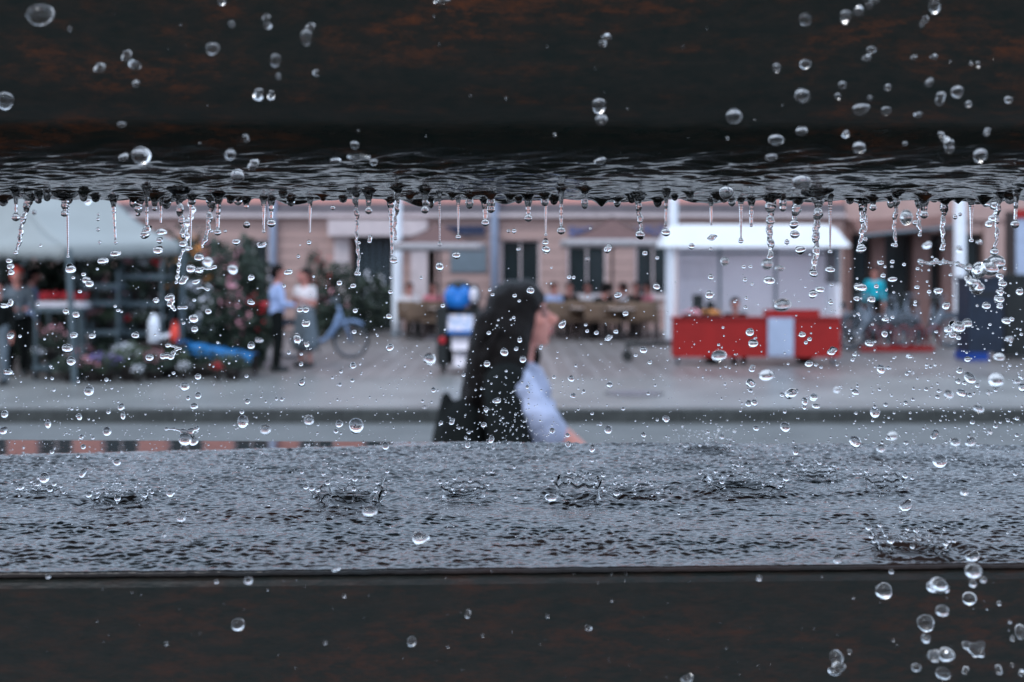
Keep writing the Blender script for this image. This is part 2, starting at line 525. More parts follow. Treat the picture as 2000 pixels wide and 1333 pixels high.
def window(parent, x0, x1, z0, z1, yf, fm=M_CREAM, bars=1, sill=True, lower=None):
    w = MB()
    t = .07
    w.box(x0, x1, yf + .10, yf + .17, z1 - t, z1).box(x0, x1, yf + .10, yf + .17, z0, z0 + t)
    w.box(x0, x0 + t, yf + .102, yf + .168, z0 + t, z1 - t).box(x1 - t, x1, yf + .102, yf + .168, z0 + t, z1 - t)
    for i in range(bars):
        xc = x0 + (x1 - x0) * (i + 1) / (bars + 1)
        w.box(xc - .02, xc + .02, yf + .104, yf + .166, z0 + t, z1 - t)
    wo = w.build('window', fm, parent)
    MB().box(x0 + t, x1 - t, yf + .135, yf + .145, z0 + t, z1 - t).build('pane', M_GLASS, wo)
    if lower:
        MB().box(x0 + t, x1 - t, yf + .18, yf + .2, z0 + t, z0 + (z1 - z0) * .45).build('blind', lower, wo)
    if sill:
        MB().box(x0 - .05, x1 + .05, yf - .06, yf + .1, z0 - .08, z0 - .002).build('window_sill', M_CREAM, wo)
    return wo

bld = thing('townhouse', 'long pink and beige townhouse front with ribbed ground floor and pale cornice', 'building', (0, DF, 0))
XL, XR = FX(-520), FX(1648)
ZC = 3.02   # underside of cornice
# openings: px0, px1, z0, z1
opens = [(-420, -340, .9, 2.4), (-290, -210, .9, 2.4), (-160, -85, .9, 2.4), (-20, 60, .9, 2.4), (110, 185, .9, 2.4), (240, 315, .9, 2.4), (360, 430, .9, 2.42), (462, 526, .9, 2.42),
         (688, 766, .004, 2.62), (836, 850, 0.3, 2.2), (977, 1056, .9, 2.45), (1107, 1186, .9, 2.42), (1240, 1312, .9, 2.42), (1370, 1450, .9, 2.42), (1500, 1580, .9, 2.42)]
rows = 10
rh = ZC / rows
for r in range(rows):
    z0, z1 = r * rh + .012, (r + 1) * rh - .012
    zm = (z0 + z1) / 2
    x = XL
    for a, b_, oz0, oz1 in opens:
        if oz0 < zm < oz1:
            course(bld, x, FX(a), z0, z1, 0, .3, M_WALL); x = FX(b_)
    course(bld, x, XR, z0, z1, 0, .3, M_WALL)
# core wall behind the ribs, with the same openings
core = MB()
x = XL
for a, b_, oz0, oz1 in opens:
    core.box(x, FX(a) - .004, .03, .295, .0, ZC)
    core.box(FX(a) - .004, FX(b_) + .004, .03, .295, oz1, ZC)
    if oz0 > .01:
        core.box(FX(a) - .004, FX(b_) + .004, .03, .295, 0, oz0)
    x = FX(b_) + .004
core.box(x, XR, .03, .295, 0, ZC)
core.build('core_wall', M_GREYST, bld)
for a, b_, oz0, oz1 in opens:
    if oz0 == .9:
        window(bld, FX(a), FX(b_), oz0, oz1, 0, lower=M_CREAM if a in (1107, 240, 977) else None)
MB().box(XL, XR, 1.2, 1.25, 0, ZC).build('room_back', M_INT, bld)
# doorway with cream surround and canopy
dr = MB().box(FX(688), FX(766), .16, .22, .004, 2.6).build('door', M_GLASS, bld)
for q in range(1, 6):
    xx = FX(688) + (FX(766) - FX(688)) * q / 6
    MB().box(xx - .02, xx + .02, .1, .155, .03, 2.58).build('door_bar', M_STEEL, dr)
MB().box(FX(646), FX(836), -.5, .02, FZ(462), FZ(431)).build('door_canopy', M_CREAM, bld)
MB().box(FX(654), FX(683), -.14, -.003, .004, FZ(463)).build('pilaster', M_CREAM, bld)
MB().box(FX(803), FX(835), -.14, -.003, .004, FZ(488)).build('pilaster', M_CREAM, bld)
MB().box(FX(880), FX(950), -.05, -.003, FZ(532), FZ(478)).build('shutter_panel', M_STEEL, bld)
# cornice
MB().box(XL, XR, -.22, .3, ZC + .002, ZC + .10).build('cornice', M_CREAM, bld)
MB().box(XL, XR, -.12, .3, ZC + .102, ZC + .30).build('cornice', M_GREYST, bld)
MB().box(XL, XR, -.03, .3, ZC + .302, 3.3 + .10).build('cornice', M_GREYST, bld)
# upper storey
up = MB()
UZ0, UZ1, UT = 5.3, 7.0, 7.45
uw = []
k = -4
while 107 + 127.8 * k < 1640:
    c = 107 + 127.8 * k
    if FX(c) - .5 > XL + .4 and FX(c) + .5 < XR - .3:
        uw.append(FX(c))
    k += 1
up.box(XL, XR, 0, .3, 3.402, UZ0); up.box(XL, XR, 0, .3, UZ1, UT)
x = XL
for c in uw:
    up.box(x, c - .5, .001, .299, UZ0, UZ1); x = c + .5
up.box(x, XR, .001, .299, UZ0, UZ1)
up.build('upper_wall', M_PINK, bld)
for c in uw:
    window(bld, c - .5, c + .5, UZ0 + .002, UZ1 - .002, 0, bars=1)
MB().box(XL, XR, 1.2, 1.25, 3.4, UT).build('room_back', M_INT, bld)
MB().add([(XL - .2, -.35, UT), (XR, -.35, UT), (XR, 4.5, UT + .5), (XL - .2, 4.5, UT + .5), (XL - .2, -.35, UT + .14), (XR, -.35, UT + .14), (XR, 4.5, UT + .64), (XL - .2, 4.5, UT + .64)],
         [(0, 3, 2, 1), (4, 5, 6, 7), (0, 1, 5, 4), (1, 2, 6, 5), (2, 3, 7, 6), (3, 0, 4, 7)]).build('roof', M_ROOF, bld)
MB().box(XL, XR, 4.3, 4.5, 0, UT + .45).build('rear_wall', M_WALL, bld)
# rain pipes
for px, zb, zt in ((535, .1, 7.4), (966, .1, 3.32)):
    mb = MB()
    xx = FX(px)
    r = .095 if px == 535 else .11
    pts = [(xx, -.16, zb), (xx, -.16, zt)]
    if px == 966:
        pts += [(xx + .03, -.2, zt + .12), (xx + .06, -.28, zt + .2), (xx + .06, -.28, zt + .3), (xx + .03, -.15, 4.0), (xx, -.14, 7.4)]
    mb.tube(pts, r, 12)
    mb.build('rain_pipe', M_PALEBLUE, bld, True)

# lettering above the cafe terrace: too soft in the photo to read, so only its strokes
sg = thing('facade_sign', 'row of blue letters on the beige wall above the brown parasol', 'sign', (FX(1112), DF - .02, FZ(461)))
xx = 0.0
rs = random.Random(3)
while xx < FX(1296) - FX(1112):
    if not (FX(1182) - FX(1112) < xx < FX(1188) - FX(1112)):
        mb = MB(); w = rs.uniform(.09, .13); h = rs.uniform(.2, .3)
        mb.box(xx, xx + .035, -.04, 0, 0, h)
        if rs.random() < .7: mb.box(xx + w - .02, xx + w + .012, -.04, 0, 0, h * rs.choice((.6, 1)))
        if rs.random() < .8: mb.box(xx + .035, xx + w - .02, -.038, 0, h * .42, h * .56)
        if rs.random() < .5: mb.box(xx + .035, xx + w - .02, -.038, 0, 0.0, .035)
        mb.build('letter', M_SIGNBLUE, sg)
    xx += rs.uniform(.17, .2)
nsg = thing('name_board', 'dark navy name board on the wall above the nearer brown parasol', 'sign', (FX(868), DF - .07, FZ(458)))
MB().box(0, FX(947) - FX(868), -.04, .06, 0, .22).build('board', M_NAVY, nsg)
MB().box(-.02, FX(947) - FX(868) + .02, -.05, .05, -.03, -.002).build('lower_rail', M_GREYST, nsg)

# shop row at the far right
b2 = thing('shop_row', 'brownish shop building with dark openings behind the parked bicycles', 'building', (0, DF + .0, 0))
X2L, X2R = FX(1650), FX(2560)
pill = [(1650, 1662), (1704, 1727), (1784, 1816), (1840, 1866), (1922, 1962), (2040, 2080), (2160, 2200), (2280, 2320), (2400, 2560)]
for a, b_ in pill:
    MB().box(FX(a) + .003, FX(b_), -.02, .4, 0, 2.95).build('pillar', M_BROWNW if a != 1922 else M_WALL, b2)
for (a, b_), (c, d_) in zip(pill[:-1], pill[1:]):
    f = MB().box(FX(b_) + .003, FX(c) - .003, .3, .36, .006, 2.6).build('shop_window', M_GLASS, b2)
    fr = MB(); fr.box(FX(b_) + .004, FX(b_) + .09, .2, .295, .006, 2.6).box(FX(c) - .09, FX(c) - .004, .2, .295, .006, 2.6).box(FX(b_) + .09, FX(c) - .09, .202, .293, 2.5, 2.6)
    fr.build('frame', M_DARKWOOD, f)
    MB().box(FX(b_) + .003, FX(c) - .003, .05, .4, 2.602, 2.948).build('lintel', M_WALL, b2)
MB().box(X2L + .003, X2R, -.1, .4, 2.952, 3.3).build('fascia', M_WALL, b2)
MB().box(X2L + .003, X2R, -.02, .4, 3.302, 7.2).build('upper_wall', M_WALL, b2)
xx = X2L + 1.2
while xx < X2R - 1.4:
    w = MB().box(xx, xx + 1.0, -.05, -.023, 5.0, 6.7).build('window', M_CREAM, b2)
    MB().box(xx + .08, xx + .92, -.065, -.052, 5.08, 6.62).build('pane', M_GLASS, w)
    xx += 1.9
MB().box(X2L + .003, X2R, -.4, 3, 7.202, 7.4).build('roof', M_ROOF, b2)
awn = thing('awning', 'pale tan awning slanting out over the dark shop openings behind the bicycles', 'awning', (0, DF - .03, 0))
a0, a1 = FX(1660), FX(1850)
MB().add([(a0, 0, 2.93), (a1, 0, 3.05), (a1, -1.0, 2.78), (a0, -1.0, 2.52), (a0, 0, 2.98), (a1, 0, 3.10), (a1, -1.0, 2.84), (a0, -1.0, 2.58)],
         [(0, 1, 2, 3), (7, 6, 5, 4), (3, 2, 6, 7), (0, 3, 7, 4), (1, 5, 6, 2), (0, 4, 5, 1)]).build('cloth', M_BROWNW, awn)
MB().tube([(a0, -1.0, 2.5), (a1, -1.0, 2.76)], .04, 8).build('front_bar', M_STEEL, awn)
for q in (.1, .9):
    xq = a0 + (a1 - a0) * q
    MB().tube([(xq, .02, 2.3), (xq, -.97, 2.5 + .26 * q)], .025, 6).build('arm', M_STEEL, awn)

bh = thing('added_house', 'plain unseen house added behind the camera to darken reflections', 'building', (0, -22, 0))  # unseen house, added to darken reflections in the drops and the slab front
hw_ = MB().box(-34, 34, -8, 0, .0, 9).build('wall', M_BROWNW, bh)
for fl_ in range(3):
    for q in range(-13, 14):
        w = MB().box(q * 2.5 - .6, q * 2.5 + .6, .002, .05, 1.0 + fl_ * 2.9, 2.8 + fl_ * 2.9).build('window', M_GLASS, bh)
MB().box(-34.5, 34.5, -8.5, .5, 9.002, 9.6).build('roof', M_ROOF, bh)

# white lamp poles
for px, lab, r in ((776, 'white pole standing by the dark doorway canopy left of the walking woman', .125), (1315, 'white pole rising behind the white trailer roof', .125), (1875, 'white pole standing among the bicycles near the dark blue bin', .15)):
    p = P(px, 655, 30.4)
    t = thing('lamp_pole', lab, 'pole', (p.x, p.y, .004), 0, 'white poles along the plaza')
    MB().lathe([(r * 1.02, .0), (r * 1.02, .5), (r, .52), (r * .97, 1.9), (r * .93, 3.4), (r * .8, 6.2), (r * .6, 7.4)], 20).build('shaft', M_WHITEP, t, True)
    MB().lathe([(r * 1.5, 0), (r * 1.5, .04), (r * 1.08, .07)], 20).build('foot_ring', M_STEEL, t, True)
    MB().lathe([(.02, 7.4), (.26, 7.42), (.28, 7.5), (.1, 7.7), (.02, 7.72)], 20).build('lamp_head', M_STEEL, t, True)

# ------------------------------------------------------------------ foliage and plants
def leaf_cloud(name, n, c, r, size, m, parent=None, seed=0, flat=0.0):
    rg = np.random.default_rng(seed)
    d = rg.normal(size=(n, 3)); d /= np.linalg.norm(d, axis=1)[:, None]
    rad = rg.uniform(0.25, 1.0, n) ** 0.5
    lump = 1 + .22 * np.sin(d[:, 0] * 5 + seed) * np.cos(d[:, 2] * 4 + seed * 2)
    p = d * (rad * lump)[:, None] * np.array(r) + np.array(c)
    nv = rg.normal(size=(n, 3)) + d * .7 + np.array([0, 0, flat]); nv /= np.linalg.norm(nv, axis=1)[:, None]
    t = np.cross(nv, rg.normal(size=(n, 3))); t /= np.linalg.norm(t, axis=1)[:, None]
    b = np.cross(nv, t)
    s = size * rg.uniform(.6, 1.4, n)[:, None]
    V = np.stack([p - t * s, p - b * s * .45 + nv * s * .15, p + t * s, p + b * s * .45 + nv * s * .15], 1).reshape(-1, 3)
    Fc = np.arange(n * 4).reshape(-1, 4)
    me = bpy.data.meshes.new(name); me.from_pydata(V.tolist(), [], Fc.tolist()); me.update()
    return link(name, me, m, parent)

def plant(label, p, h, w, leaf=M_LEAF, flower=None, seed=0, pot=True, group=None, nleaf=260, nfl=40, ls=.05):
    t = thing('potted_plant' if pot else 'shrub', label, 'plant', p, 0, group)
    ph = min(.28, h * .35)
    if pot:
        pr = w * .45
        MB().lathe([(pr * .7, 0), (pr, ph), (pr * 1.06, ph), (pr * 1.06, ph + .03), (pr * .9, ph + .03)], 12).build('pot', M_POT, t, True)
    else:
        ph = 0
        MB().tube([(0, 0, 0), (.02, 0, h * .3), (-.02, .02, h * .6)], [.03, .02, .01], 6).build('stem', M_DARKWOOD, t)
    leaf_cloud('foliage', nleaf, (0, 0, ph + (h - ph) * .5), (w, w * .8, (h - ph) * .55), ls, leaf, t, seed)
    if flower:
        leaf_cloud('blossom', nfl, (0, -w * .3, ph + (h - ph) * .72), (w * .9, w * .5, (h - ph) * .35), ls * .9, flower, t, seed + 50)
    return t

# ------------------------------------------------------------------ market stall on the left
st = thing('market_stall', 'grey canvas market canopy on steel posts over the plant racks', 'market stall', P(127, 0, 17.6).xy.to_3d(), 0)
o0 = Vector(st.location)
def stc(px, py, d): return P(px, py, d) - o0
A_, B_, C_, D_ = stc(127, 482, 17.6), stc(352, 474, 19.4), stc(150, 470, 23.0), stc(-190, 478, 21.0)
R0, R1 = stc(15, 346, 20.2), stc(190, 352, 20.4)
def sheet(rows_, m, name, parent, th=.012, n=(0, 0, -1)):
    """loft with a little sag, given thickness"""
    nu, nv = len(rows_), len(rows_[0])
    vs = [v for r in rows_ for v in r]
    nd = Vector(n).normalized() * th
    vs2 = [tuple(Vector(v) + nd) for v in vs]
    n = nu * nv
    fs = []
    for i in range(nu - 1):
        for j in range(nv - 1):
            a = i * nv + j
            fs.append((a, a + 1, a + nv + 1, a + nv)); fs.append((n + a, n + a + nv, n + a + nv + 1, n + a + 1))
    for j in range(nv - 1):
        fs.append((j, n + j, n + j + 1, j + 1)); a = (nu - 1) * nv + j; fs.append((a, a + 1, n + a + 1, n + a))
    for i in range(nu - 1):
        a = i * nv; fs.append((a, a + nv, n + a + nv, n + a)); a += nv - 1; fs.append((a, n + a, n + a + nv, a + nv))
    return MB().add([tuple(v) for v in vs] + vs2, fs).build(name, m, parent, True)
def roof_face(e0, e1, r0, r1, name):
    rws = []
    for i in range(9):
        t = i / 8
        row = []
        for j in range(13):
            s = j / 12
            lo = e0.lerp(e1, s); hi = r0.lerp(r1, s)
            v = lo.lerp(hi, t)
            v.z -= .22 * math.sin(math.pi * t) * .8 + .03 * math.sin(math.pi * s) * (1 - t)
            row.append(v)
        rws.append(row)
    return sheet(rws, M_CANVAS, name, st)
roof_face(A_, B_, R0, R1, 'canopy_panel'); roof_face(B_, C_, R1, R1 + Vector((0, .02, 0)), 'canopy_panel')
roof_face(C_, D_, R1, R0, 'canopy_panel'); roof_face(D_, A_, R0 - Vector((.02, 0, 0)), R0, 'canopy_panel')
for e0, e1 in ((A_, B_), (D_, A_)):
    rws = []
    for i in range(2):
        rws.append([e0.lerp(e1, j / 24) + Vector((0, -.01, -.18 * i - (.03 * abs(math.sin(j * math.pi / 2)) if i else 0))) for j in range(25)])
    sheet(rws, M_CANVAS, 'valance', st, .006, (e1 - e0).cross(Vector((0, 0, 1))))
for c, lean in ((A_, .14), (B_, 0), (C_, 0), (D_, 0)):
    MB().tube([(c.x + lean, c.y, -o0.z + .004), (c.x + .04, c.y + .02, c.z - .03)], .045, 10).build('post', M_STEEL2, st)
for e0, e1 in ((A_, B_), (B_, C_), (C_, D_), (D_, A_)):
    MB().tube([e0 + Vector((0, .03, -.06)), e1 + Vector((0, .03, -.06))], .02, 6).build('eave_rail', M_STEEL2, st)

def trolley(label, px0, px1, dfront, ztops, depth=.55, group='steel plant trolleys under the canopy'):
    x0, x1 = P(px0, 0, dfront).x, P(px1, 0, dfront).x
    t = thing('plant_trolley', label, 'trolley', (x0, dfront, .004), 0, group)
    w = x1 - x0; H = ztops[-1] + .02
    for xx in (0.02, w - .02):
        for yy in (0.02, depth):
            MB().box(xx - .02, xx + .02, yy - .02, yy + .02, .1, H + (.25 if len(ztops) > 2 else 0)).build('post', M_STEEL2, t)
            MB().lathe([(.02, 0), (.045, .02), (.045, .08), (.02, .1)], 10, (xx, yy, 0)).build('castor', M_RUBBER, t)
    for z in ztops:
        MB().box(-.01, w + .01, -.01, depth + .03, z, z + .04).build('shelf', M_STEEL2, t)
        MB().box(-.012, w + .012, -.03, -.012, z - .02, z + .06).build('shelf_edge', M_STEEL2, t)
    return t, x0, w
T1, tx1, tw1 = trolley('steel plant trolley carrying a tray of red flowers by the leaning post', 66, 158, 18.2, (.16, 1.02))
T2, tx2, tw2 = trolley('tall three-shelf plant trolley right of the leaning steel post', 162, 232, 18.6, (.18, .66, 1.1, 1.36))
T3, tx3, tw3 = trolley('dark plant trolley standing deeper under the canopy with violet flowers at its foot', 236, 318, 19.0, (.18, .62, 1.08, 1.5))
# tray of red flowers
tr = thing('flower_tray', 'white tray of small red flowers on the low steel trolley', 'tray', (tx1 + .03, 18.24, 1.066))
MB().box(0, .68, 0, .42, 0, .09).build('tray', M_CARD, tr)
for q in range(8):
    leaf_cloud('blossom', 46, (.05 + q * .083, .15, .17), (.05, .16, .07), .028, M_FLRED, tr, 300 + q)
leaf_cloud('foliage', 160, (.34, .25, .11), (.33, .16, .05), .03, M_LEAF2, tr, 320)
# crowd of plants: px, base row or shelf z, d, h, w, leaf, flower
pl = [
 ('tall dark shrub under the canopy behind the tall trolley', 205, .004, 20.6, 2.2, .55, M_LEAF, None),
 ('broad dark shrub under the right canopy corner', 305, .004, 20.8, 2.25, .62, M_LEAF, None),
 ('dark shrub with orange blossom below the canopy corner', 372, .004, 20.5, 2.1, .55, M_LEAF, M_FLOR),
 ('dark shrub with pink blossom standing above the blue tarpaulin', 430, .004, 20.4, 2.0, .5, M_LEAF, M_FLPINK),
 ('dark leafy shrub just left of the man in the blue shirt', 482, .004, 20.6, 2.0, .42, M_LEAF, None),
 ('low green shrub in front of the tall trolley foot', 250, .004, 18.0, .55, .3, M_LEAF2, M_FLWHITE),
 ('violet flowering plant at the foot of the trolleys', 205, .004, 17.9, .42, .34, M_LEAF2, M_FLVIO),
 ('pale pink flowering plant beside the violet one', 180, .004, 17.8, .38, .24, M_LEAF, M_FLPINK),
 ('dark bushy plant below the middle of the blue tarpaulin', 400, .004, 18.7, .42, .5, M_LEAF, None),
 ('dark bushy plant below the left end of the blue tarpaulin', 330, .004, 18.6, .45, .42, M_LEAF2, None),
 ('red flowering bush beside the hip of the man in the blue shirt', 500, .004, 20.2, 1.15, .28, M_LEAF, M_FLRED),
 ('plant with pale blossom on the upper shelf of the dark trolley', 262, 1.128, 19.2, .5, .2, M_LEAF2, M_FLWHITE),
 ('small leafy plant on the upper shelf of the dark trolley by its right post', 300, 1.128, 19.2, .45, .2, M_LEAF, M_FLPINK),
 ('grey-green plant on the middle shelf of the dark trolley', 280, .668, 19.2, .38, .22, M_LEAF2, M_FLWHITE),
 ('plant with white blossom on the middle shelf of the tall trolley', 186, .708, 18.8, .34, .16, M_LEAF, M_FLPINK),
 ('leafy plant at the post end of the tall trolley middle shelf', 215, .708, 18.8, .34, .16, M_LEAF2, None),
 ('dark plant on the lowest shelf of the tall trolley', 198, .228, 18.8, .36, .2, M_LEAF, None),
 ('leafy plant standing on the top shelf of the tall trolley', 190, 1.408, 18.8, .4, .2, M_LEAF2, M_FLWHITE),
 ('dark plant behind the red flower tray at the left', 95, .004, 20.4, 1.9, .4, M_LEAF, None),
 ('brown-stemmed plant on the low shelf below the red flower tray', 105, .208, 18.4, .6, .25, M_LEAF, M_FLPINK),
 ('dark shrub at the left edge of the picture under the canopy', 20, .004, 21.0, 1.5, .5, M_LEAF, M_FLPINK),
 ('dark shrub filling the gap left of the dark trolley', 245, .004, 20.0, 1.6, .4, M_LEAF, M_FLPINK),
 ('mottled shrub with white blossom above the tarpaulin middle', 395, .004, 19.8, 1.35, .36, M_LEAF, M_FLWHITE),
 ('mottled shrub with pink blossom by the tarpaulin right end', 460, .004, 19.9, 1.3, .34, M_LEAF, M_FLPINK),

 ('very dark shrub closing the stall behind the leaning post', 150, .004, 21.6, 2.3, .7, M_LEAF, None),
 ('very dark shrub closing the stall behind the dark trolley', 262, .004, 21.8, 2.35, .75, M_LEAF, None),
 ('very dark shrub at the back between canopy corner and tarpaulin', 345, .004, 21.9, 2.3, .7, M_LEAF, None),
 ('very dark shrub at the back above the tarpaulin', 415, .004, 21.8, 2.2, .7, M_LEAF, None),
 ('very dark shrub at the back left of the standing man', 470, .004, 21.6, 2.0, .55, M_LEAF, None),
 ('very dark shrub behind the person in the pale blue shirt', 45, .004, 22.0, 2.2, .7, M_LEAF, None),
 ('bushy plant in front of the tarpaulin right end', 455, .004, 18.2, .38, .3, M_LEAF, None),
 ('bushy plant in front of the low bench', 300, .004, 18.2, .42, .34, M_LEAF, M_FLPINK),
 ('low dark plant at the foot of the leaning post', 140, .004, 17.9, .36, .3, M_LEAF, None),
]
for i, (lab, px, z, d, h, w, lf, fl) in enumerate(pl):
    p = P(px, 0, d)
    big = h > 1
    plant(lab, (p.x, d, z), h, w, lf, fl, 10 + i, pot=(z > .1 or h < .6), nleaf=900 if big else 300, nfl=70 if big else 45, ls=.075 if big else .045)
sm = [('red', M_FLRED), ('white', M_FLWHITE), ('pink', M_FLPINK), ('violet', M_FLVIO)]
spots_ = [(170, .708, 18.75, 'left end of the tall trolley middle shelf', 0), (228, .228, 18.75, 'right end of the tall trolley lowest shelf', 1), (176, .228, 18.75, 'left end of the tall trolley lowest shelf', 2), (206, 1.148, 18.7, 'middle of the tall trolley upper shelf', 1), (176, 1.148, 18.7, 'left end of the tall trolley upper shelf', 0), (226, 1.148, 18.7, 'right end of the tall trolley upper shelf', 3),
          (246, .668, 19.1, 'left end of the dark trolley middle shelf', 0), (310, .668, 19.1, 'right end of the dark trolley middle shelf', 1), (255, .228, 19.1, 'left end of the dark trolley lowest shelf', 3), (300, .228, 19.1, 'right end of the dark trolley lowest shelf', 0), (250, 1.548, 19.1, 'left end of the dark trolley top shelf', 2), (280, 1.548, 19.1, 'middle of the dark trolley top shelf', 1), (308, 1.548, 19.1, 'right end of the dark trolley top shelf', 0),
          (75, .208, 18.3, 'left end of the low trolley shelf', 1), (145, .208, 18.3, 'right end of the low trolley shelf', 0), (360, .004, 18.1, 'paving before the tarpaulin left end', 1), (425, .004, 18.0, 'paving before the tarpaulin middle', 0), (270, .004, 17.7, 'paving before the dark trolley', 1)]
for i, (px, z, d, wh, c) in enumerate(spots_):
    plant('small potted %s flower on the %s' % (sm[c][0], wh), (P(px, 0, d).x, d, z), .26, .11, M_LEAF, sm[c][1], 700 + i, True, None, 70, 60, .03)
# blue tarpaulin over a crate row
tp = thing('tarpaulin', 'bright blue tarpaulin laid over a low bench of plants', 'tarpaulin', P(345, 0, 18.9).xy.to_3d())
L0, L1 = P(342, 667, 18.9) - Vector(tp.location), P(492, 694, 18.5) - Vector(tp.location)
rws = []
for i, (dy, dz) in enumerate(((.5, -.02), (.25, .0), (0, 0), (-.02, -.07), (-.03, -.15))):
    rws.append([L0.lerp(L1, j / 20) + Vector((0, dy + .015 * math.sin(j * 1.7 + i), dz + .018 * math.sin(j * 1.3 + i * .8) - (.02 * math.sin(j * 2.1) if i == 4 else 0)  + .03 * (j / 20) * (i > 3))) for j in range(21)])
sheet(rws, M_TARP, 'sheet', tp, .01)
for j in (.05, .5, .95):
    q = L0.lerp(L1, j)
    MB().box(q.x - .03, q.x + .03, .1, .16, .004, q.z + .02).build('bench_leg', M_DARKWOOD, tp)
# white can and red bag on a bench
cn = thing('watering_can', 'tall white plastic can standing beside a red bag', 'can', (P(300, 0, 18.7).x, 18.7, .52))
MB().lathe([(.07, 0), (.085, .02), (.085, .3), (.06, .38), (.035, .4), (.035, .44)], 16).build('body', M_WHITEP, cn, True)
MB().tube([(.08, 0, .08), (.2, 0, .1), (.28, 0, .14)], [.04, .035, .03], 8).build('spout', M_WHITEP, cn, True)
bg = thing('red_bag', 'small bright red bag right of the white can', 'bag', (P(341, 0, 18.7).x, 18.7, .52))
blob('body', [ell((0, 0, .13), (.07, .06, .13)), ell((.01, 0, .2), (.055, .05, .09))], .015, M_ORANGE, bg)
MB().tube([(-.03, 0, .26), (-.02, 0, .33), (.03, 0, .33), (.04, 0, .26)], .008, 6).build('handle', M_ORANGE, bg)
bn = thing('low_bench', 'low dark wooden bench carrying the white can and red bag', 'bench', (P(318, 0, 18.7).x, 18.7, .004))
MB().box(-.35, .35, -.18, .22, .47, .514).build('seat', M_DARKWOOD, bn)
for sx in (-.3, .3):
    for sy in (-.14, .18):
        MB().box(sx - .025, sx + .025, sy - .025, sy + .025, 0, .468).build('leg', M_DARKWOOD, bn)

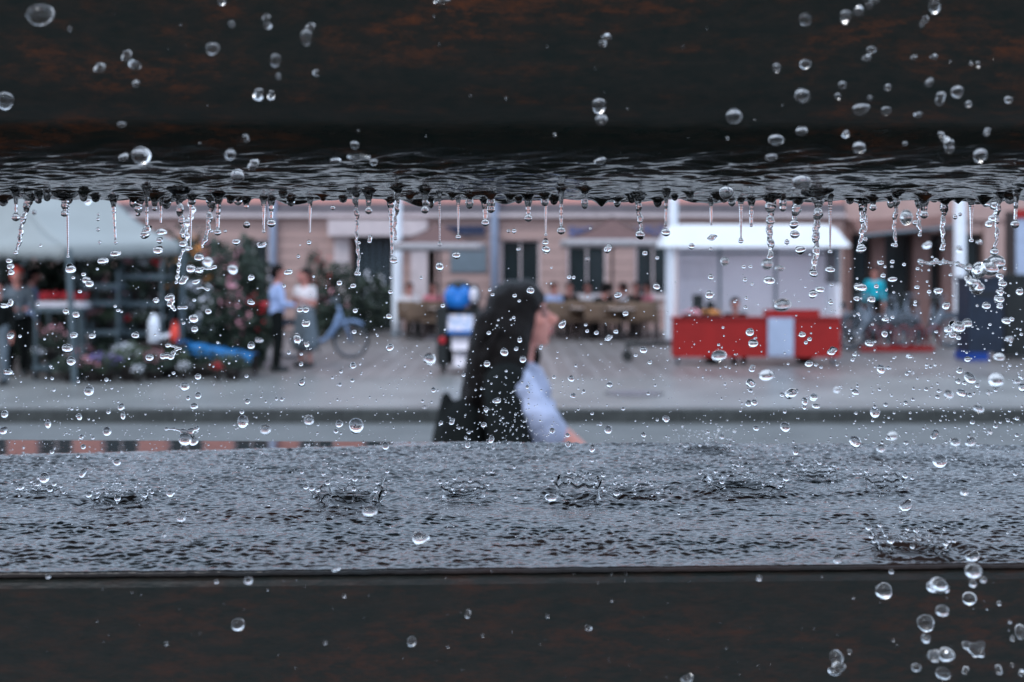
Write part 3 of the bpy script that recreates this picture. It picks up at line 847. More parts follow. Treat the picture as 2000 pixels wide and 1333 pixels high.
# ------------------------------------------------------------------ people
def person(label, loc, rz, H=1.75, top=M_SHIRTB, bottom=M_BLACKCL, hair=M_HAIR, skirt=False, arms='front', sit=False, short_sleeve=False, cap_m=None, longhair=False, vox=.016):
    """standing or sitting figure facing +X in its own frame"""
    t = thing('person', label, 'person', loc, rz)
    k = H / 1.75
    def S(*v): return tuple(c * k for c in v)
    zs = -.42 if sit else 0.0   # drop of the trunk when seated
    hz = .93 + zs
    body, shirt, trous = [], [], []
    # head with face
    hc = (.03, 0, 1.62 + zs)
    body += [ell(S(*hc), S(.098, .075, .115)), ell(S(.06, 0, 1.565 + zs), S(.06, .055, .065)), ell(S(.128, 0, 1.605 + zs), S(.02, .013, .024)), ell(S(.10, 0, 1.545 + zs), S(.022, .025, .012)),
             ell(S(.02, .078, 1.6 + zs), S(.018, .012, .03)), ell(S(.02, -.078, 1.6 + zs), S(.018, .012, .03)),
             cap(S(.0, 0, 1.36 + zs), S(.015, 0, 1.53 + zs), .062 * k, .055 * k)]
    # trunk
    shirt += [ell(S(0, 0, 1.25 + zs), S(.125, .19, .17)), ell(S(.01, 0, 1.08 + zs), S(.12, .155, .18)), ell(S(0, 0, .97 + zs), S(.125, .165, .1)), cap(S(0, -.15, 1.37 + zs), S(0, .15, 1.37 + zs), .062 * k)]
    body += [cap(S(0, 0, 1.0 + zs), S(0, 0, 1.36 + zs), .09 * k, .08 * k)]
    for s in (-1, 1):
        sh = (0, .19 * s, 1.37 + zs)
        if arms == 'front':
            el, wr = (.06, .235 * s, 1.1 + zs), (.27, .12 * s, 1.08 + zs)
        elif arms == 'down':
            el, wr = (-.02, .24 * s, 1.09 + zs), (.05, .25 * s, .84 + zs)
        else:
            el, wr = (.02, .23 * s, 1.1 + zs), (.2, .04 * s, 1.2 + zs)
        body += [cap(S(*sh), S(*el), .045 * k, .04 * k), cap(S(*el), S(*wr), .038 * k, .028 * k)]
        hd = Vector(wr) + (Vector(wr) - Vector(el)).normalized() * .07
        body += [cap(S(*wr), S(*hd), .03 * k, .032 * k)]
        for f in (-.022, -.008, .008, .022):
            e2 = Vector(hd) + (Vector(wr) - Vector(el)).normalized() * .075 + Vector((0, f, -.01))
            body.append(cap(S(hd.x, hd.y + f, hd.z), S(*e2), .010 * k, .009 * k))
        body.append(cap(S(*wr), S(hd.x + .01, hd.y - .045 * s, hd.z + .02), .012 * k, .010 * k))
        if short_sleeve:
            mid = Vector(sh).lerp(Vector(el), .55)
            shirt.append(cap(S(*sh), S(*mid), .062 * k, .056 * k))
        else:
            shirt += [cap(S(*sh), S(*el), .064 * k, .052 * k), cap(S(*el), S(*Vector(el).lerp(Vector(wr), .85)), .05 * k, .04 * k)]
        # legs
        hip = (0, .09 * s, hz)
        if sit:
            kn, an = (.42, .1 * s, .5), (.4, .1 * s, .09)
        else:
            kn, an = (.02, .095 * s, .5), (-.02, .1 * s, .09)
        body += [cap(S(*hip), S(*kn), .075 * k, .052 * k), cap(S(*kn), S(*an), .05 * k, .036 * k), cap(S(an[0] - .03, an[1], .045), S(an[0] + .15, an[1], .035), .04 * k, .034 * k)]
        if skirt:
            trous += [cap(S(0, .05 * s, hz + .03), S(.0 if not sit else .4, .1 * s, .5 if sit else .42), .13 * k, .17 * k)]
        else:
            trous += [cap(S(*hip), S(*kn), .098 * k, .075 * k), cap(S(*kn), S(an[0], an[1], an[2] + .0), .073 * k, .06 * k), ell(S(0, .02 * s, hz + .03), S(.12, .13, .1))]
    blob('body', body, vox * .8, M_SKIN, t, 2)
    blob('shirt', shirt, vox, top, t, 2)
    blob('skirt' if skirt else 'trousers', trous, vox, bottom, t, 2)
    hp = [ell(S(.004, 0, 1.67 + zs), S(.112, .094, .088)), ell(S(-.035, 0, 1.62 + zs), S(.086, .094, .12))]
    if longhair:
        hp += [cap(S(-.06, 0, 1.6 + zs), S(-.09, 0, 1.36 + zs), .075 * k, .06 * k)]
    blob('hair' if cap_m is None else 'cap', hp, .012 * k, cap_m or hair, t, 2)
    for s in (-1, 1):
        fx = (.38 if sit else -.02)
        blob('shoe', [cap(S(fx - .05, .1 * s, .05), S(fx + .17, .1 * s, .042), .05 * k, .042 * k)], .012, M_BLACK, t, 1)
    return t

person('man in pale blue shirt and black trousers standing beside the plants', (P(541, 0, 19.6).x, 19.6, .004), math.radians(20), 1.72, M_SHIRTB, M_BLACKCL, arms='front')
person('woman in white top and grey skirt facing the man in blue', (P(596, 0, 20.6).x, 20.6, .004), math.radians(-125), 1.66, M_WHITECL, M_GREYCL, skirt=True, arms='fold', short_sleeve=True)
person('person in pale blue shirt behind the red flower tray', (P(62, 0, 19.6).x, 19.6, .004), math.radians(30), 1.66, M_SHIRTB, M_BLACKCL, arms='down')
person('person with bright orange-red cap at the left edge of the stall', (P(33, 0, 18.9).x, 18.9, .004), math.radians(-60), 1.68, M_GREYCL, M_BLACKCL, cap_m=M_ORANGE, arms='front')
person('person in dark top and pale trousers cut off by the left picture edge', (P(-4, 0, 17.4).x, 17.4, 0.004), math.radians(-90), 1.5, M_BLACKCL, M_GREYCL, arms='down')
person('person in bright teal top behind the parked bicycles', (P(1708, 0, 31.2).x, 31.2, .004), math.radians(-110), 1.66, M_TEAL, M_BLACKCL, arms='down')

# ------------------------------------------------------------------ cafe terrace
def make_chair():
    t = thing('cafe_chair', 'brown wicker cafe chair', 'chair')
    MB().box(-.22, .22, -.22, .22, .42, .47).build('seat', M_WICKER, t)
    rws = []
    for i in range(6):
        z = .47 + .4 * i / 5
        rws.append([Vector((.24 * math.sin(a), .2 + .04 - .16 * (1 - math.cos(a)) + .05 * i / 5, z)) for a in np.linspace(-1.25, 1.25, 9)])
    mb = MB()
    n = 9
    vs = [v for r in rws for v in r]; m = len(vs)
    vs2 = [Vector((v.x * 1.1, v.y + .03, v.z)) for v in vs]
    fs = []
    for i in range(5):
        for j in range(8):
            a = i * n + j
            fs += [(a, a + 1, a + n + 1, a + n), (m + a, m + a + n, m + a + n + 1, m + a + 1)]
    for j in range(8):
        a = 5 * n + j; fs += [(a, a + 1, m + a + 1, m + a), (j, m + j, m + j + 1, j + 1)]
    for i in range(5):
        a = i * n; fs += [(a, a + n, m + a + n, m + a)]; a += 8; fs += [(a, m + a, m + a + n, a + n)]
    mb.add(vs + vs2, fs).build('backrest', M_WICKER, t, True)
    for sx in (-.19, .19):
        for sy in (-.19, .19):
            MB().tube([(sx, sy, .42), (sx * 1.1, sy * 1.1, 0)], .017, 6).build('leg', M_DARKWOOD, t)
    return t
def make_table():
    t = thing('cafe_table', 'cafe table', 'table')
    MB().lathe([(.1, .70), (.36, .71), (.37, .725), (.37, .74), (.35, .745)], 20).build('table_top', M_TABLE, t)
    MB().lathe([(.03, .03), (.025, .1), (.025, .7)], 10).build('leg', M_BLACK, t)
    MB().lathe([(.22, 0), (.22, .02), (.05, .035)], 16).build('base', M_BLACK, t)
    return t
chair0, table0 = make_chair(), make_table()
cpx = [(800, 29.6, 160), (832, 29.2, -20), (852, 30.2, 90), (870, 29.4, 200), (1078, 29.2, 30), (1100, 30.2, -70), (1128, 29.0, 170), (1150, 29.8, 10), (1180, 28.8, 210), (1206, 29.4, -30), (1228, 28.8, 180), (1250, 29.7, 80), (1268, 29.0, 0), (1092, 28.4, 180), (1240, 28.3, 190), (1112, 28.6, 20), (1165, 28.2, 160), (1192, 28.0, 10), (1262, 28.2, 170), (1140, 30.4, 40), (1222, 30.5, 0), (812, 28.5, 190), (842, 28.2, 10)]
side = {True: 'left of the display stand', False: 'between the woman and the trailer'}
ordw = ['first', 'second', 'third', 'fourth', 'fifth', 'sixth', 'seventh', 'eighth', 'ninth', 'tenth', 'eleventh', 'twelfth', 'thirteenth', 'fourteenth', 'fifteenth', 'sixteenth', 'seventeenth', 'eighteenth', 'nineteenth', 'twentieth']
for grp in (True, False):
    sel = sorted([c for c in cpx if (c[0] < 900) == grp])
    for i, (px, d, a) in enumerate(sel):
        c = chair0 if (grp and i == 0) else copy_tree(chair0)
        c.location = (P(px, 0, d).x, d, .004); c.rotation_euler = (0, 0, math.radians(a))
        c['label'] = 'brown wicker cafe chair, %s from the left of those %s' % (ordw[i], side[grp]); c['group'] = 'wicker chairs on the cafe terrace'
tps = [(818, 29.0, 'pale round cafe table by the white pole left of the display stand'), (858, 28.6, 'pale round cafe table just behind the display stand'), (1140, 28.6, 'pale round cafe table nearest the woman on the terrace'), (1195, 29.6, 'pale round cafe table in the middle of the terrace chairs'), (1215, 28.2, 'pale round cafe table in front of the terrace chairs near the trailer'), (1280, 29.4, 'pale round cafe table half hidden by the trailer side')]
for i, (px, d, lab) in enumerate(tps):
    c = table0 if i == 0 else copy_tree(table0)
    c.location = (P(px, 0, d).x, d, .004); c['label'] = lab; c['group'] = 'round tables on the cafe terrace'
for px, d, a, tm, lab in ((800, 29.9, -70, M_WHITECL, 'seated guest in white at the terrace beside the white pole'), (846, 30.4, -100, M_PINKCL, 'seated guest in pink left of the display stand'), (1082, 30.6, -60, M_SHIRTB, 'seated guest in pale blue just beyond the woman face'),
                           (1186, 30.2, 200, M_BLACKCL, 'dark-clothed guest seated in the middle of the terrace'), (1217, 30.0, 170, M_WHITECL, 'guest in white seated right of the dark-clothed one'), (1266, 30.3, 200, M_PINKCL, 'guest in pale pink seated next to the trailer side'), (1180, 28.4, 100, M_BLACKCL, 'guest in black seated with back to us at the near terrace table'), (1112, 30.8, -80, M_BLACKCL, 'dark guest seated under the lit terrace window'), (1148, 30.9, -100, M_WHITECL, 'guest in white seated left of the terrace middle'), (1242, 31.0, -90, M_BLACKCL, 'dark guest seated at the back of the terrace near the trailer')):
    person(lab, (P(px, 0, d).x, d, .004), math.radians(a), 1.72, tm, M_BLACKCL, sit=True, vox=.022)

def parasol(px, pyt, pyv, px0, px1, d, lab):
    t = thing('parasol', lab, 'parasol', (P(px, 0, d).x, d, .004), 0, 'brown parasols over the cafe terrace')
    zt, zv = P(0, pyt, d).z, P(0, pyv, d).z
    hw = (P(px1, 0, d).x - P(px0, 0, d).x) / 2
    cs = [(-hw, -hw), (hw, -hw), (hw, hw), (-hw, hw)]
    for i in range(4):
        a, b = Vector(cs[i] + (zv,)), Vector(cs[(i + 1) % 4] + (zv,))
        rws = []
        for q in range(6):
            t_ = q / 5
            rws.append([a.lerp(b, j / 8).lerp(Vector((0, 0, zt)), t_) - Vector((0, 0, .06 * math.sin(math.pi * t_))) for j in range(9)])
        sheet(rws, M_PARASOL, 'canopy_panel', t, .006)
        n_ = Vector(((a + b) / 2).xy).normalized().to_3d() * .01
        sheet([[a.lerp(b, j / 16) + n_ - Vector((0, 0, .15 * r + (.02 * (j % 2) if r else 0))) for j in range(17)] for r in range(2)], M_VALANCE, 'valance', t, .005, n_)
        MB().tube([(cs[i][0] * .98, cs[i][1] * .98, zv - .01), (0, 0, zt - .05)], .012, 6).build('rib', M_DARKWOOD, t)
    MB().tube([(0, 0, 0), (0, 0, zt + .06)], .03, 10).build('pole', M_DARKWOOD, t)
    MB().box(-.3, .3, -.3, .3, 0, .08).build('base', M_GREYST, t)
parasol(858, 436, 477, 786, 950, 28.6, 'brown parasol with pale valance just right of the white pole')
parasol(1196, 428, 470, 1105, 1300, 28.9, 'brown parasol with pale valance beside the white trailer roof')

# greenery by the doorway
for lab, px, d, h, w, fl in (('shrub in front of the dark doorway with red blossom on top', 622, 30.6, 2.05, .5, M_FLRED), ('dark shrub left of the white pole behind the pale blue bicycle', 668, 31, 1.75, .6, None), ('dark shrub by the doorway close to the white pole', 725, 31.2, 1.5, .55, M_FLWHITE), ('dark leafy tub plant behind the woman in the white top', 640, 29.2, 1.2, .5, M_FLPINK)):
    p = P(px, 0, d)
    plant(lab, (p.x, d, .004), h, w, M_LEAF, fl, int(px), pot=False, nleaf=900, nfl=30, ls=.08)

# ------------------------------------------------------------------ bicycles
def make_bike(fm, name='bicycle'):
    t = thing(name, 'bicycle', 'bicycle')
    R = .335
    def ring(x, r, tr, seg=32, s2=8):
        return [(x + r * math.cos(2 * math.pi * i / seg), 0, R + .004 + r * math.sin(2 * math.pi * i / seg)) for i in range(seg)]
    for x in (0, 1.08):
        w = MB().tube(ring(x, R - .02, 0), .02, 8, True).build('wheel', M_RUBBER, t, True)
        MB().tube(ring(x, R - .045, 0), .014, 6, True).build('rim', M_SILVER, w, True)
        sp = MB()
        for i in range(12):
            a = math.pi * 2 * i / 12
            sp.tube([(x, 0, R), (x + (R - .05) * math.cos(a), 0, R + (R - .05) * math.sin(a))], .003, 4)
        sp.build('spokes', M_SILVER, w)
        MB().tube([(x, -.05, R), (x, .05, R)], .025, 8).build('hub', M_SILVER, w)
        pts = [(x + (R + .025) * math.cos(a), 0, R + (R + .025) * math.sin(a)) for a in np.linspace(.15 if x == 0 else .9, 3.0, 14)]
        MB().tube(pts, .028, 6).build('mudguard', fm, t, True)
    fr = MB()
    fr.tube([(0, 0, R), (.44, 0, .28)], .018, 8).tube([(0, 0, R), (.34, 0, .78)], .015, 8).tube([(.44, 0, .28), (.30, 0, .92)], .024, 8)
    fr.tube([(.44, 0, .28), (.62, 0, .36), (.78, 0, .58), (.87, 0, .82)], .038, 8).tube([(1.08, 0, R), (1.0, 0, .58), (.9, 0, .80), (.85, 0, .98)], .024, 8)
    fr.build('frame', fm, t, True)
    MB().tube([(.85, 0, .96), (.83, 0, 1.06), (.86, -.12, 1.1), (.78, -.28, 1.08), (.68, -.3, 1.06)], .014, 6).tube([(.83, 0, 1.06), (.86, .12, 1.1), (.78, .28, 1.08), (.68, .3, 1.06)], .014, 6).build('handlebar', M_SILVER, t, True)
    MB().lathe([(.03, .9), (.11, .94), (.12, .96), (.1, .985), (.03, 1.0)], 14, (.25, 0, 0)).build('saddle', M_BLACK, t, True)
    MB().lathe([(.02, -.01), (.09, -.008), (.09, .008), (.02, .01)], 14).build('chainring', M_BLACK, t).matrix_local = Matrix.Translation((.44, -.06, .28)) @ Matrix.Rotation(math.pi / 2, 4, 'X')
    MB().tube([(.44, -.08, .28), (.52, -.09, .14)], .011, 6).box(.48, .57, -.18, -.09, .13, .15).tube([(.44, .06, .28), (.36, .07, .42)], .011, 6).box(.31, .4, .08, .17, .42, .44).build('crank', M_BLACK, t)
    MB().box(-.2, .18, -.06, .06, .70, .72).tube([(-.15, 0, .7), (0, 0, R)], .008, 5).build('rear_rack', M_BLACK, t)
    return t
bk = make_bike(M_LBLUE)
tag(bk, 'pale blue step-through bicycle leaning behind the woman in the white top', 'bicycle', 'parked bicycles')
bk.location = (P(569, 0, 22.4).x, 22.4, .004); bk.rotation_euler = (math.radians(4), 0, math.radians(4))
bk2 = make_bike(M_SILVER)
blist = [(1648, 24.0, 12, 'silver bicycle nearest the red trailer counter'), (1690, 24.6, -14, 'silver bicycle with front wheel above the red rack, second from the trailer'), (1738, 25.5, 165, 'silver bicycle in the middle of the parked row'), (1790, 25.2, 10, 'silver bicycle right of the middle of the parked row'), (1826, 26.2, 172, 'silver bicycle beside the white pole')]
for i, (px, d, a, lab) in enumerate(blist):
    c = bk2 if i == 0 else copy_tree(bk2)
    off = -.5 if a < 90 else .5
    c.location = (P(px, 0, d).x + off * .6, d, .004); c.rotation_euler = (math.radians(3), 0, math.radians(a)); tag(c, lab, 'bicycle', 'parked bicycles')
rk = thing('bicycle_rack', 'low red bicycle rack under the parked silver bicycles', 'rack', (P(1690, 0, 24.2).x, 24.2, .004))
MB().box(-.1, 1.35, -.04, .04, .02, .12).build('rail', M_RED, rk)
for q in range(5):
    xq = .05 + q * .3
    MB().tube([(xq, 0, .1), (xq, -.02, .45), (xq + .1, -.02, .52), (xq + .2, -.02, .45), (xq + .2, 0, .1)], .016, 6).build('hoop', M_RED, rk, True)

# ------------------------------------------------------------------ bins at the right edge
cb = thing('recycling_bin', 'tall dark navy bin with cobalt blue foot near the white pole', 'bin', (P(1892, 0, 22.0).x, 22.0, .004))
bw = P(1960, 0, 22).x - P(1892, 0, 22).x
MB().box(0, bw, 0, .6, .14, 1.42).build('body', M_WINEBAG, cb)
MB().box(-.03, .34, -.05, .62, 0, .138).build('foot', M_BINBLUE, cb)
MB().box(-.02, bw + .02, -.03, .63, 1.422, 1.5).build('lid', M_WINEBAG, cb)
MB().box(.15, bw - .15, -.012, -.001, 1.15, 1.22).build('slot', M_BLACK, cb)
cb2 = thing('recycling_bin', 'wide black bin against the right picture edge', 'bin', (P(1964, 0, 22.3).x, 22.3, .004))
MB().box(0, .9, 0, .6, .05, 1.46).build('body', M_BLACK, cb2)
MB().box(-.02, .92, -.03, .63, 1.462, 1.54).build('lid', M_BLACK, cb2)
MB().box(.1, .8, -.012, -.001, 1.2, 1.27).build('slot', M_RUBBER, cb2)
bd = thing('info_board', 'white upright board with brown frame at the right picture edge', 'board', (P(1966, 0, 27.0).x, 27.0, .004))
MB().box(0, .2, 0, .1, 0, 2.9).build('post', M_DARKWOOD, bd)
MB().box(.2, .9, .02, .08, 1.0, 2.75).build('panel', M_PALEBLUE, bd)
MB().box(.2, 1.0, -.02, .12, 2.752, 2.95).build('header', M_RED, bd)

# ------------------------------------------------------------------ white trailer with red counter
tl = thing('food_trailer', 'white open-sided sales trailer with rounded roof and red counter', 'trailer', (P(1313, 0, 21.2).x, 21.2, .004))
TW = P(1641, 0, 21.2).x - P(1313, 0, 21.2).x
def TZ(py): return P(0, py, 21.2).z
TD = .85
# rounded roof
prof = []
zr0, zr1 = TZ(483), TZ(438)
xs0, xs1 = -.16, TW + .14
pts = []
for i in range(25):
    a = i / 24
    x = xs0 + (xs1 - xs0) * a
    e = min(a, 1 - a) * (xs1 - xs0)
    r = .34
    if e < r:
        z = zr0 + .04 + (zr1 - zr0 - .04) * math.sqrt(max(0, 1 - ((r - e) / r) ** 2))
    else:
        z = zr1
    pts.append((x, z))
mb = MB(); n = len(pts)
vs = [(x, -.14 + .5 * (z - zr0) / (zr1 - zr0), z) for x, z in pts] + [(x, TD + .05, z) for x, z in pts] + [(x, -.14, zr0) for x, z in pts] + [(x, TD + .05, zr0) for x, z in pts]
fs = []
for i in range(n - 1):
    fs += [(i, i + 1, n + i + 1, n + i), (2 * n + i, 3 * n + i, 3 * n + i + 1, 2 * n + i + 1), (i, 2 * n + i, 2 * n + i + 1, i + 1), (n + i, n + i + 1, 3 * n + i + 1, 3 * n + i)]
fs += [(0, n, 3 * n, 2 * n), (n - 1, 3 * n - 1, 4 * n - 1, 2 * n - 1)]
mb.add(vs, fs).build('roof', M_TARPW, tl)
MB().box(0, TW, TD - .05, TD, .35, zr0 - .002).build('back_wall', M_TARPL, tl)
MB().box(-.02, .03, 0, TD - .052, .42, zr0 - .003).build('side_wall', M_WHITEP, tl)
sw = MB().box(TW - .05, TW, 0, TD - .052, .35, TZ(556)).build('side_wall', M_WHITEP, tl)
MB().box(TW - .05, TW, 0, .07, TZ(556) + .002, zr0 - .003).build('corner_post', M_STEEL, tl)
MB().box(TW - .045, TW - .005, .072, TD - .055, TZ(556) + .004, zr0 - .004).build('side_window', M_GLASS, tl)
MB().box(.032, .10, -.01, .05, .42, zr0 - .004).build('corner_post', M_CREAM, tl)
MB().box(.0, TW, .0, .3, .30, .348).build('floor_plate', M_STEEL, tl)
ct = MB().box(-.02, TW - .08, -.32, -.03, .14, TZ(622)).build('counter', M_RED, tl)
MB().box(-.04, TW - .06, -.36, -.0, TZ(622) + .002, TZ(622) + .03).build('counter_top', M_RED, ct)
MB().box(P(1495, 0, 21.2).x - P(1313, 0, 21.2).x, P(1600, 0, 21.2).x - P(1313, 0, 21.2).x, -.05, .2, TZ(622) + .032, TZ(606)).build('counter_riser', M_RED, ct)
x0, x1 = P(1498, 0, 20.9).x - P(1313, 0, 21.2).x, P(1548, 0, 20.9).x - P(1313, 0, 21.2).x
MB().box(x0, x1, -.36 - .02, -.362, .16, TZ(620)).build('price_board', M_PALEBLUE, tl)
for xw in (.75, 2.35):
    w = MB().tube([(xw, .25, .2), (xw, .42, .2)], .2, 18).build('wheel', M_RUBBER, tl)
    MB().tube([(xw, .245, .2), (xw, .25, .2)], .1, 14).build('rim', M_STEEL, w)
for xw in (.1, TW - .1):
    MB().tube([(xw, .1, 0), (xw, .1, .3)], .03, 8).build('jack_stand', M_STEEL, tl)
MB().tube([(.05, .6, .32), (-.75, .6, .3)], .045, 8).tube([(-.72, .6, .3), (-.72, .6, .0)], .03, 8).build('drawbar', M_BLACK, tl)
MB().tube([(-.72, .52, .1), (-.72, .68, .1)], .1, 12).build('jockey_wheel', M_RUBBER, tl)
person('dark-haired seller in black sitting low behind the red counter', (P(1436, 0, 21.62).x, 21.62, .006), math.radians(-90), 1.5, M_BLACKCL, M_BLACKCL, sit=True)
for xq in (.95, 1.95):
    MB().box(xq - .02, xq + .02, TD - .09, TD - .052, .35, zr0 - .004).build('frame_rib', M_STEEL, tl)
MB().box(.1, TW - .06, TD - .092, TD - .052, zr0 - .12, zr0 - .08).build('frame_rib', M_STEEL, tl)
MB().box(.25, .8, TD - .07, TD - .053, 1.45, 1.8).build('menu_board', M_CARD, tl)
bx = thing('till', 'black till with raised screen on the red counter', 'till', (P(1376, 0, 21.0).x, 21.0, TZ(622) + .033))
MB().box(-.2, .2, -.06, .15, 0, .16).build('body', M_BLACK, bx)
MB().box(-.2, -.02, .0, .05, .165, .38).build('screen', M_BLACK, bx)
MB().box(.04, .18, .03, .1, .165, .27).build('printer', M_BLACK, bx)
def fruit_pile(px, lab, m, n_, seed):
    t = thing('fruit_tray', lab, 'tray', (P(px, 0, 20.95).x, 20.95, TZ(622) + .033))
    MB().box(-.16, .16, -.09, .0, 0, .05).build('tray', M_DARKWOOD, t)
    rs = random.Random(seed)
    for i in range(n_):
        v = ICO_V * .035 * rs.uniform(.85, 1.1)
        o = MB().add((v + np.array([rs.uniform(-.13, .13), rs.uniform(-.08, -.02), .06 + rs.uniform(0, .05)])).tolist(), ICO_F).build('fruit', m, t, True)
fruit_pile(1390, 'tray of orange fruit on the red counter beside the black till', M_FLOR, 12, 1)
fruit_pile(1350, 'tray of pale pink fruit at the left end of the red counter', M_FLPINK, 10, 2)
gr = thing('drain_cover', 'dark round drain cover in the pale pavement strip before the trailer', 'drain cover', (P(1238, 0, 16.2).x, 16.2, .0))
MB().lathe([(.36, .001), (.36, .012), (.33, .016)], 28).build('cover', M_GREYST, gr)
MB().lathe([(.365, .001), (.40, .008), (.40, .002)], 28).build('ring', M_KERB, gr)

# ------------------------------------------------------------------ display stand left of the woman
ds = thing('display_stand', 'dark wheeled stand with blue top and stacked white cards left of the woman', 'stand', (P(892, 0, 19.3).x, 19.3, .004), math.radians(-6))
sc_ = F / 19.3
def DZ(py): return CAMZ + (HZ - py) / sc_
def DX(px): return (px - 892) / sc_
MB().box(DX(852), DX(872), 0, .5, .12, DZ(600)).build('side_panel', M_BLACK, ds)
MB().box(DX(926), DX(934), .05, .5, .12, DZ(600)).build('side_panel', M_BLACK, ds)
MB().box(DX(872), DX(926), .25, .5, .12, DZ(604)).build('back_panel', M_BLACK, ds)
for py0, py1, xa, xb, m in ((616, 652, 872, 925, M_PRINT), (657, 684, 880, 928, M_CARD), (689, 716, 884, 922, M_CARD)):
    a, b = DZ(py1), DZ(py0)
    MB().add([(DX(xa) + .03, -.08, a), (DX(xb) + .02, -.08, a), (DX(xb) - .02, .1, b), (DX(xa), .1, b), (DX(xa) + .03, -.06, a), (DX(xb) + .02, -.06, a), (DX(xb) - .02, .12, b), (DX(xa), .12, b)],
             [(0, 1, 2, 3), (7, 6, 5, 4), (0, 4, 5, 1), (1, 5, 6, 2), (2, 6, 7, 3), (3, 7, 4, 0)]).build('card', m, ds)
bl = MB().box(DX(873) + .03, DX(925) + .02, -.095, -.082, DZ(652), DZ(646)).build('blue_strip', M_BLUE, ds)
blob('blue_cover', [ell((DX(880), .15, DZ(582)), (.13, .12, .18)), ell((DX(905), .15, DZ(580)), (.11, .12, .17)), ell((DX(893), .15, DZ(590)), (.17, .12, .12))], .018, M_BLUE, ds)
blob('dark_top', [ell((DX(892), .25, DZ(560)), (.2, .12, .1)), ell((DX(920), .3, DZ(580)), (.12, .1, .2))], .02, M_BLACK, ds)
blob('white_bundle', [ell((DX(924), .1, DZ(578)), (.07, .08, .13))], .02, M_CARD, ds)
MB().lathe([(.03, -.01), (.055, 0), (.055, .02), (.03, .03)], 12).build('reflector', M_TAIL, ds).matrix_local = Matrix.Translation((DX(864), -.01, DZ(665))) @ Matrix.Rotation(math.pi / 2, 4, 'X')
for xw in (DX(862), DX(928)):
    MB().tube([(xw - .03, .2, .13), (xw + .03, .2, .13)], .13, 16).build('wheel', M_RUBBER, ds)

# ------------------------------------------------------------------ the walking woman
DW = 3.8
SW = F / DW
wo = thing('person', 'woman with long dark hair, black jacket and pale blue top walking right', 'person', (P(985, 0, DW).x, DW, 0.0))
def W(px, py, y=0.0): return ((px - 985) / SW, y, CAMZ - (py - HZ) / SW)
body = [ell(W(1015, 612), (.085, .073, .098)), ell(W(1040, 640), (.052, .052, .062)), ell(W(1060, 666), (.02, .022, .017)), ell(W(1046, 655), (.035, .036, .03)),
        cap(W(1060, 608), W(1084, 625), .010, .012), ell(W(1080, 628), (.012, .014, .010)), ell(W(1071, 641), (.013, .02, .007)), ell(W(1070, 650), (.0125, .019, .008)), ell(W(1054, 628, -.035), (.022, .02, .022)), ell(W(1054, 628, .035), (.022, .02, .022)),
        ell(W(1050, 604), (.02, .05, .03)), ell(W(1008, 625, -.073), (.016, .01, .028)), ell(W(1008, 625, .073), (.016, .01, .028)),
        cap(W(1005, 715), W(1015, 655), .056, .05), cap(W(995, 735, -.12), W(995, 735, .12), .05), ell(W(1010, 800), (.09, .13, .17)), cap(W(1000, 800), W(990, 1000), .1, .11)]
# arms: near (right) arm reaches forward and down, far arm hangs
body += [cap(W(1008, 745, -.165), W(1066, 818, -.2), .038, .038), cap(W(1066, 818, -.2), W(1120, 862, -.18), .040, .032), cap(W(1118, 868, -.16), W(1150, 890, -.14), .028, .03),
         cap(W(1000, 745, .165), W(985, 890, .2), .042, .036), cap(W(985, 890, .2), W(1020, 1020, .2), .034, .027), cap(W(1020, 1020, .2), W(1030, 1065, .19), .028, .028)]
for q, ln in enumerate((.05, .062, .066, .055)):
    f = (q - 1.5) * .016
    a = Vector(W(1148, 889, -.14)) + Vector((0, f, 0)); b = a + Vector((ln * .6, 0, -.012)); c = b + Vector((ln * .4, 0, -.03))
    body += [cap(a, b, .0085, .008), cap(b, c, .008, .007)]
    a = Vector(W(1030, 1065, .19)) + Vector((f, 0, 0)); b = a + Vector((.004, 0, -ln * .7)); c = b + Vector((.018, 0, -ln * .4))
    body += [cap(a, b, .0085, .008), cap(b, c, .008, .007)]
a = Vector(W(1130, 874, -.15)); body += [cap(a, a + Vector((.04, -.035, .005)), .011, .009)]
for s, kx, ax in ((-1, .12, .22), (1, -.06, -.28)):
    body += [cap((0, .085 * s, .84), (kx, .09 * s, .46), .08, .055), cap((kx, .09 * s, .46), (ax, .09 * s, .09), .05, .036), cap((ax - .02, .09 * s, .05), (ax + .14, .09 * s, .04), .038, .032)]
blob('body', body, .0055, M_SKIN, wo, 3)
for s_ in (-1, 1):
    blob('eye', [ell(W(1061, 614, .036 * s_), (.012, .012, .007))], .003, M_BLACK, wo, 1)
    blob('eyebrow', [cap(W(1054, 603, .055 * s_), W(1067, 602, .022 * s_), .006, .004)], .003, M_HAIR, wo, 1)
blob('lips', [ell(W(1074, 643), (.011, .018, .005)), ell(W(1073, 650), (.011, .016, .006))], .003, M_LIPS, wo, 1)
top = [ell(W(1012, 790), (.105, .145, .15)), ell(W(1052, 818, -.06), (.062, .065, .075)), ell(W(1052, 818, .06), (.06, .065, .075)), cap(W(1005, 745, -.13), W(1005, 745, .13), .058), cap(W(1018, 726), W(1030, 780), .05, .072), ell(W(1020, 880), (.10, .14, .17)), ell(W(1000, 960), (.11, .155, .14)),
       cap(W(1010, 748, -.165), W(1052, 806, -.2), .055, .053), cap(W(1052, 806, -.2), W(1070, 822, -.202), .053, .05), cap(W(1000, 748, .165), W(988, 870, .198), .055, .048)]
blob('blouse', top, .006, M_SHIRT, wo, 3, .011, 20)
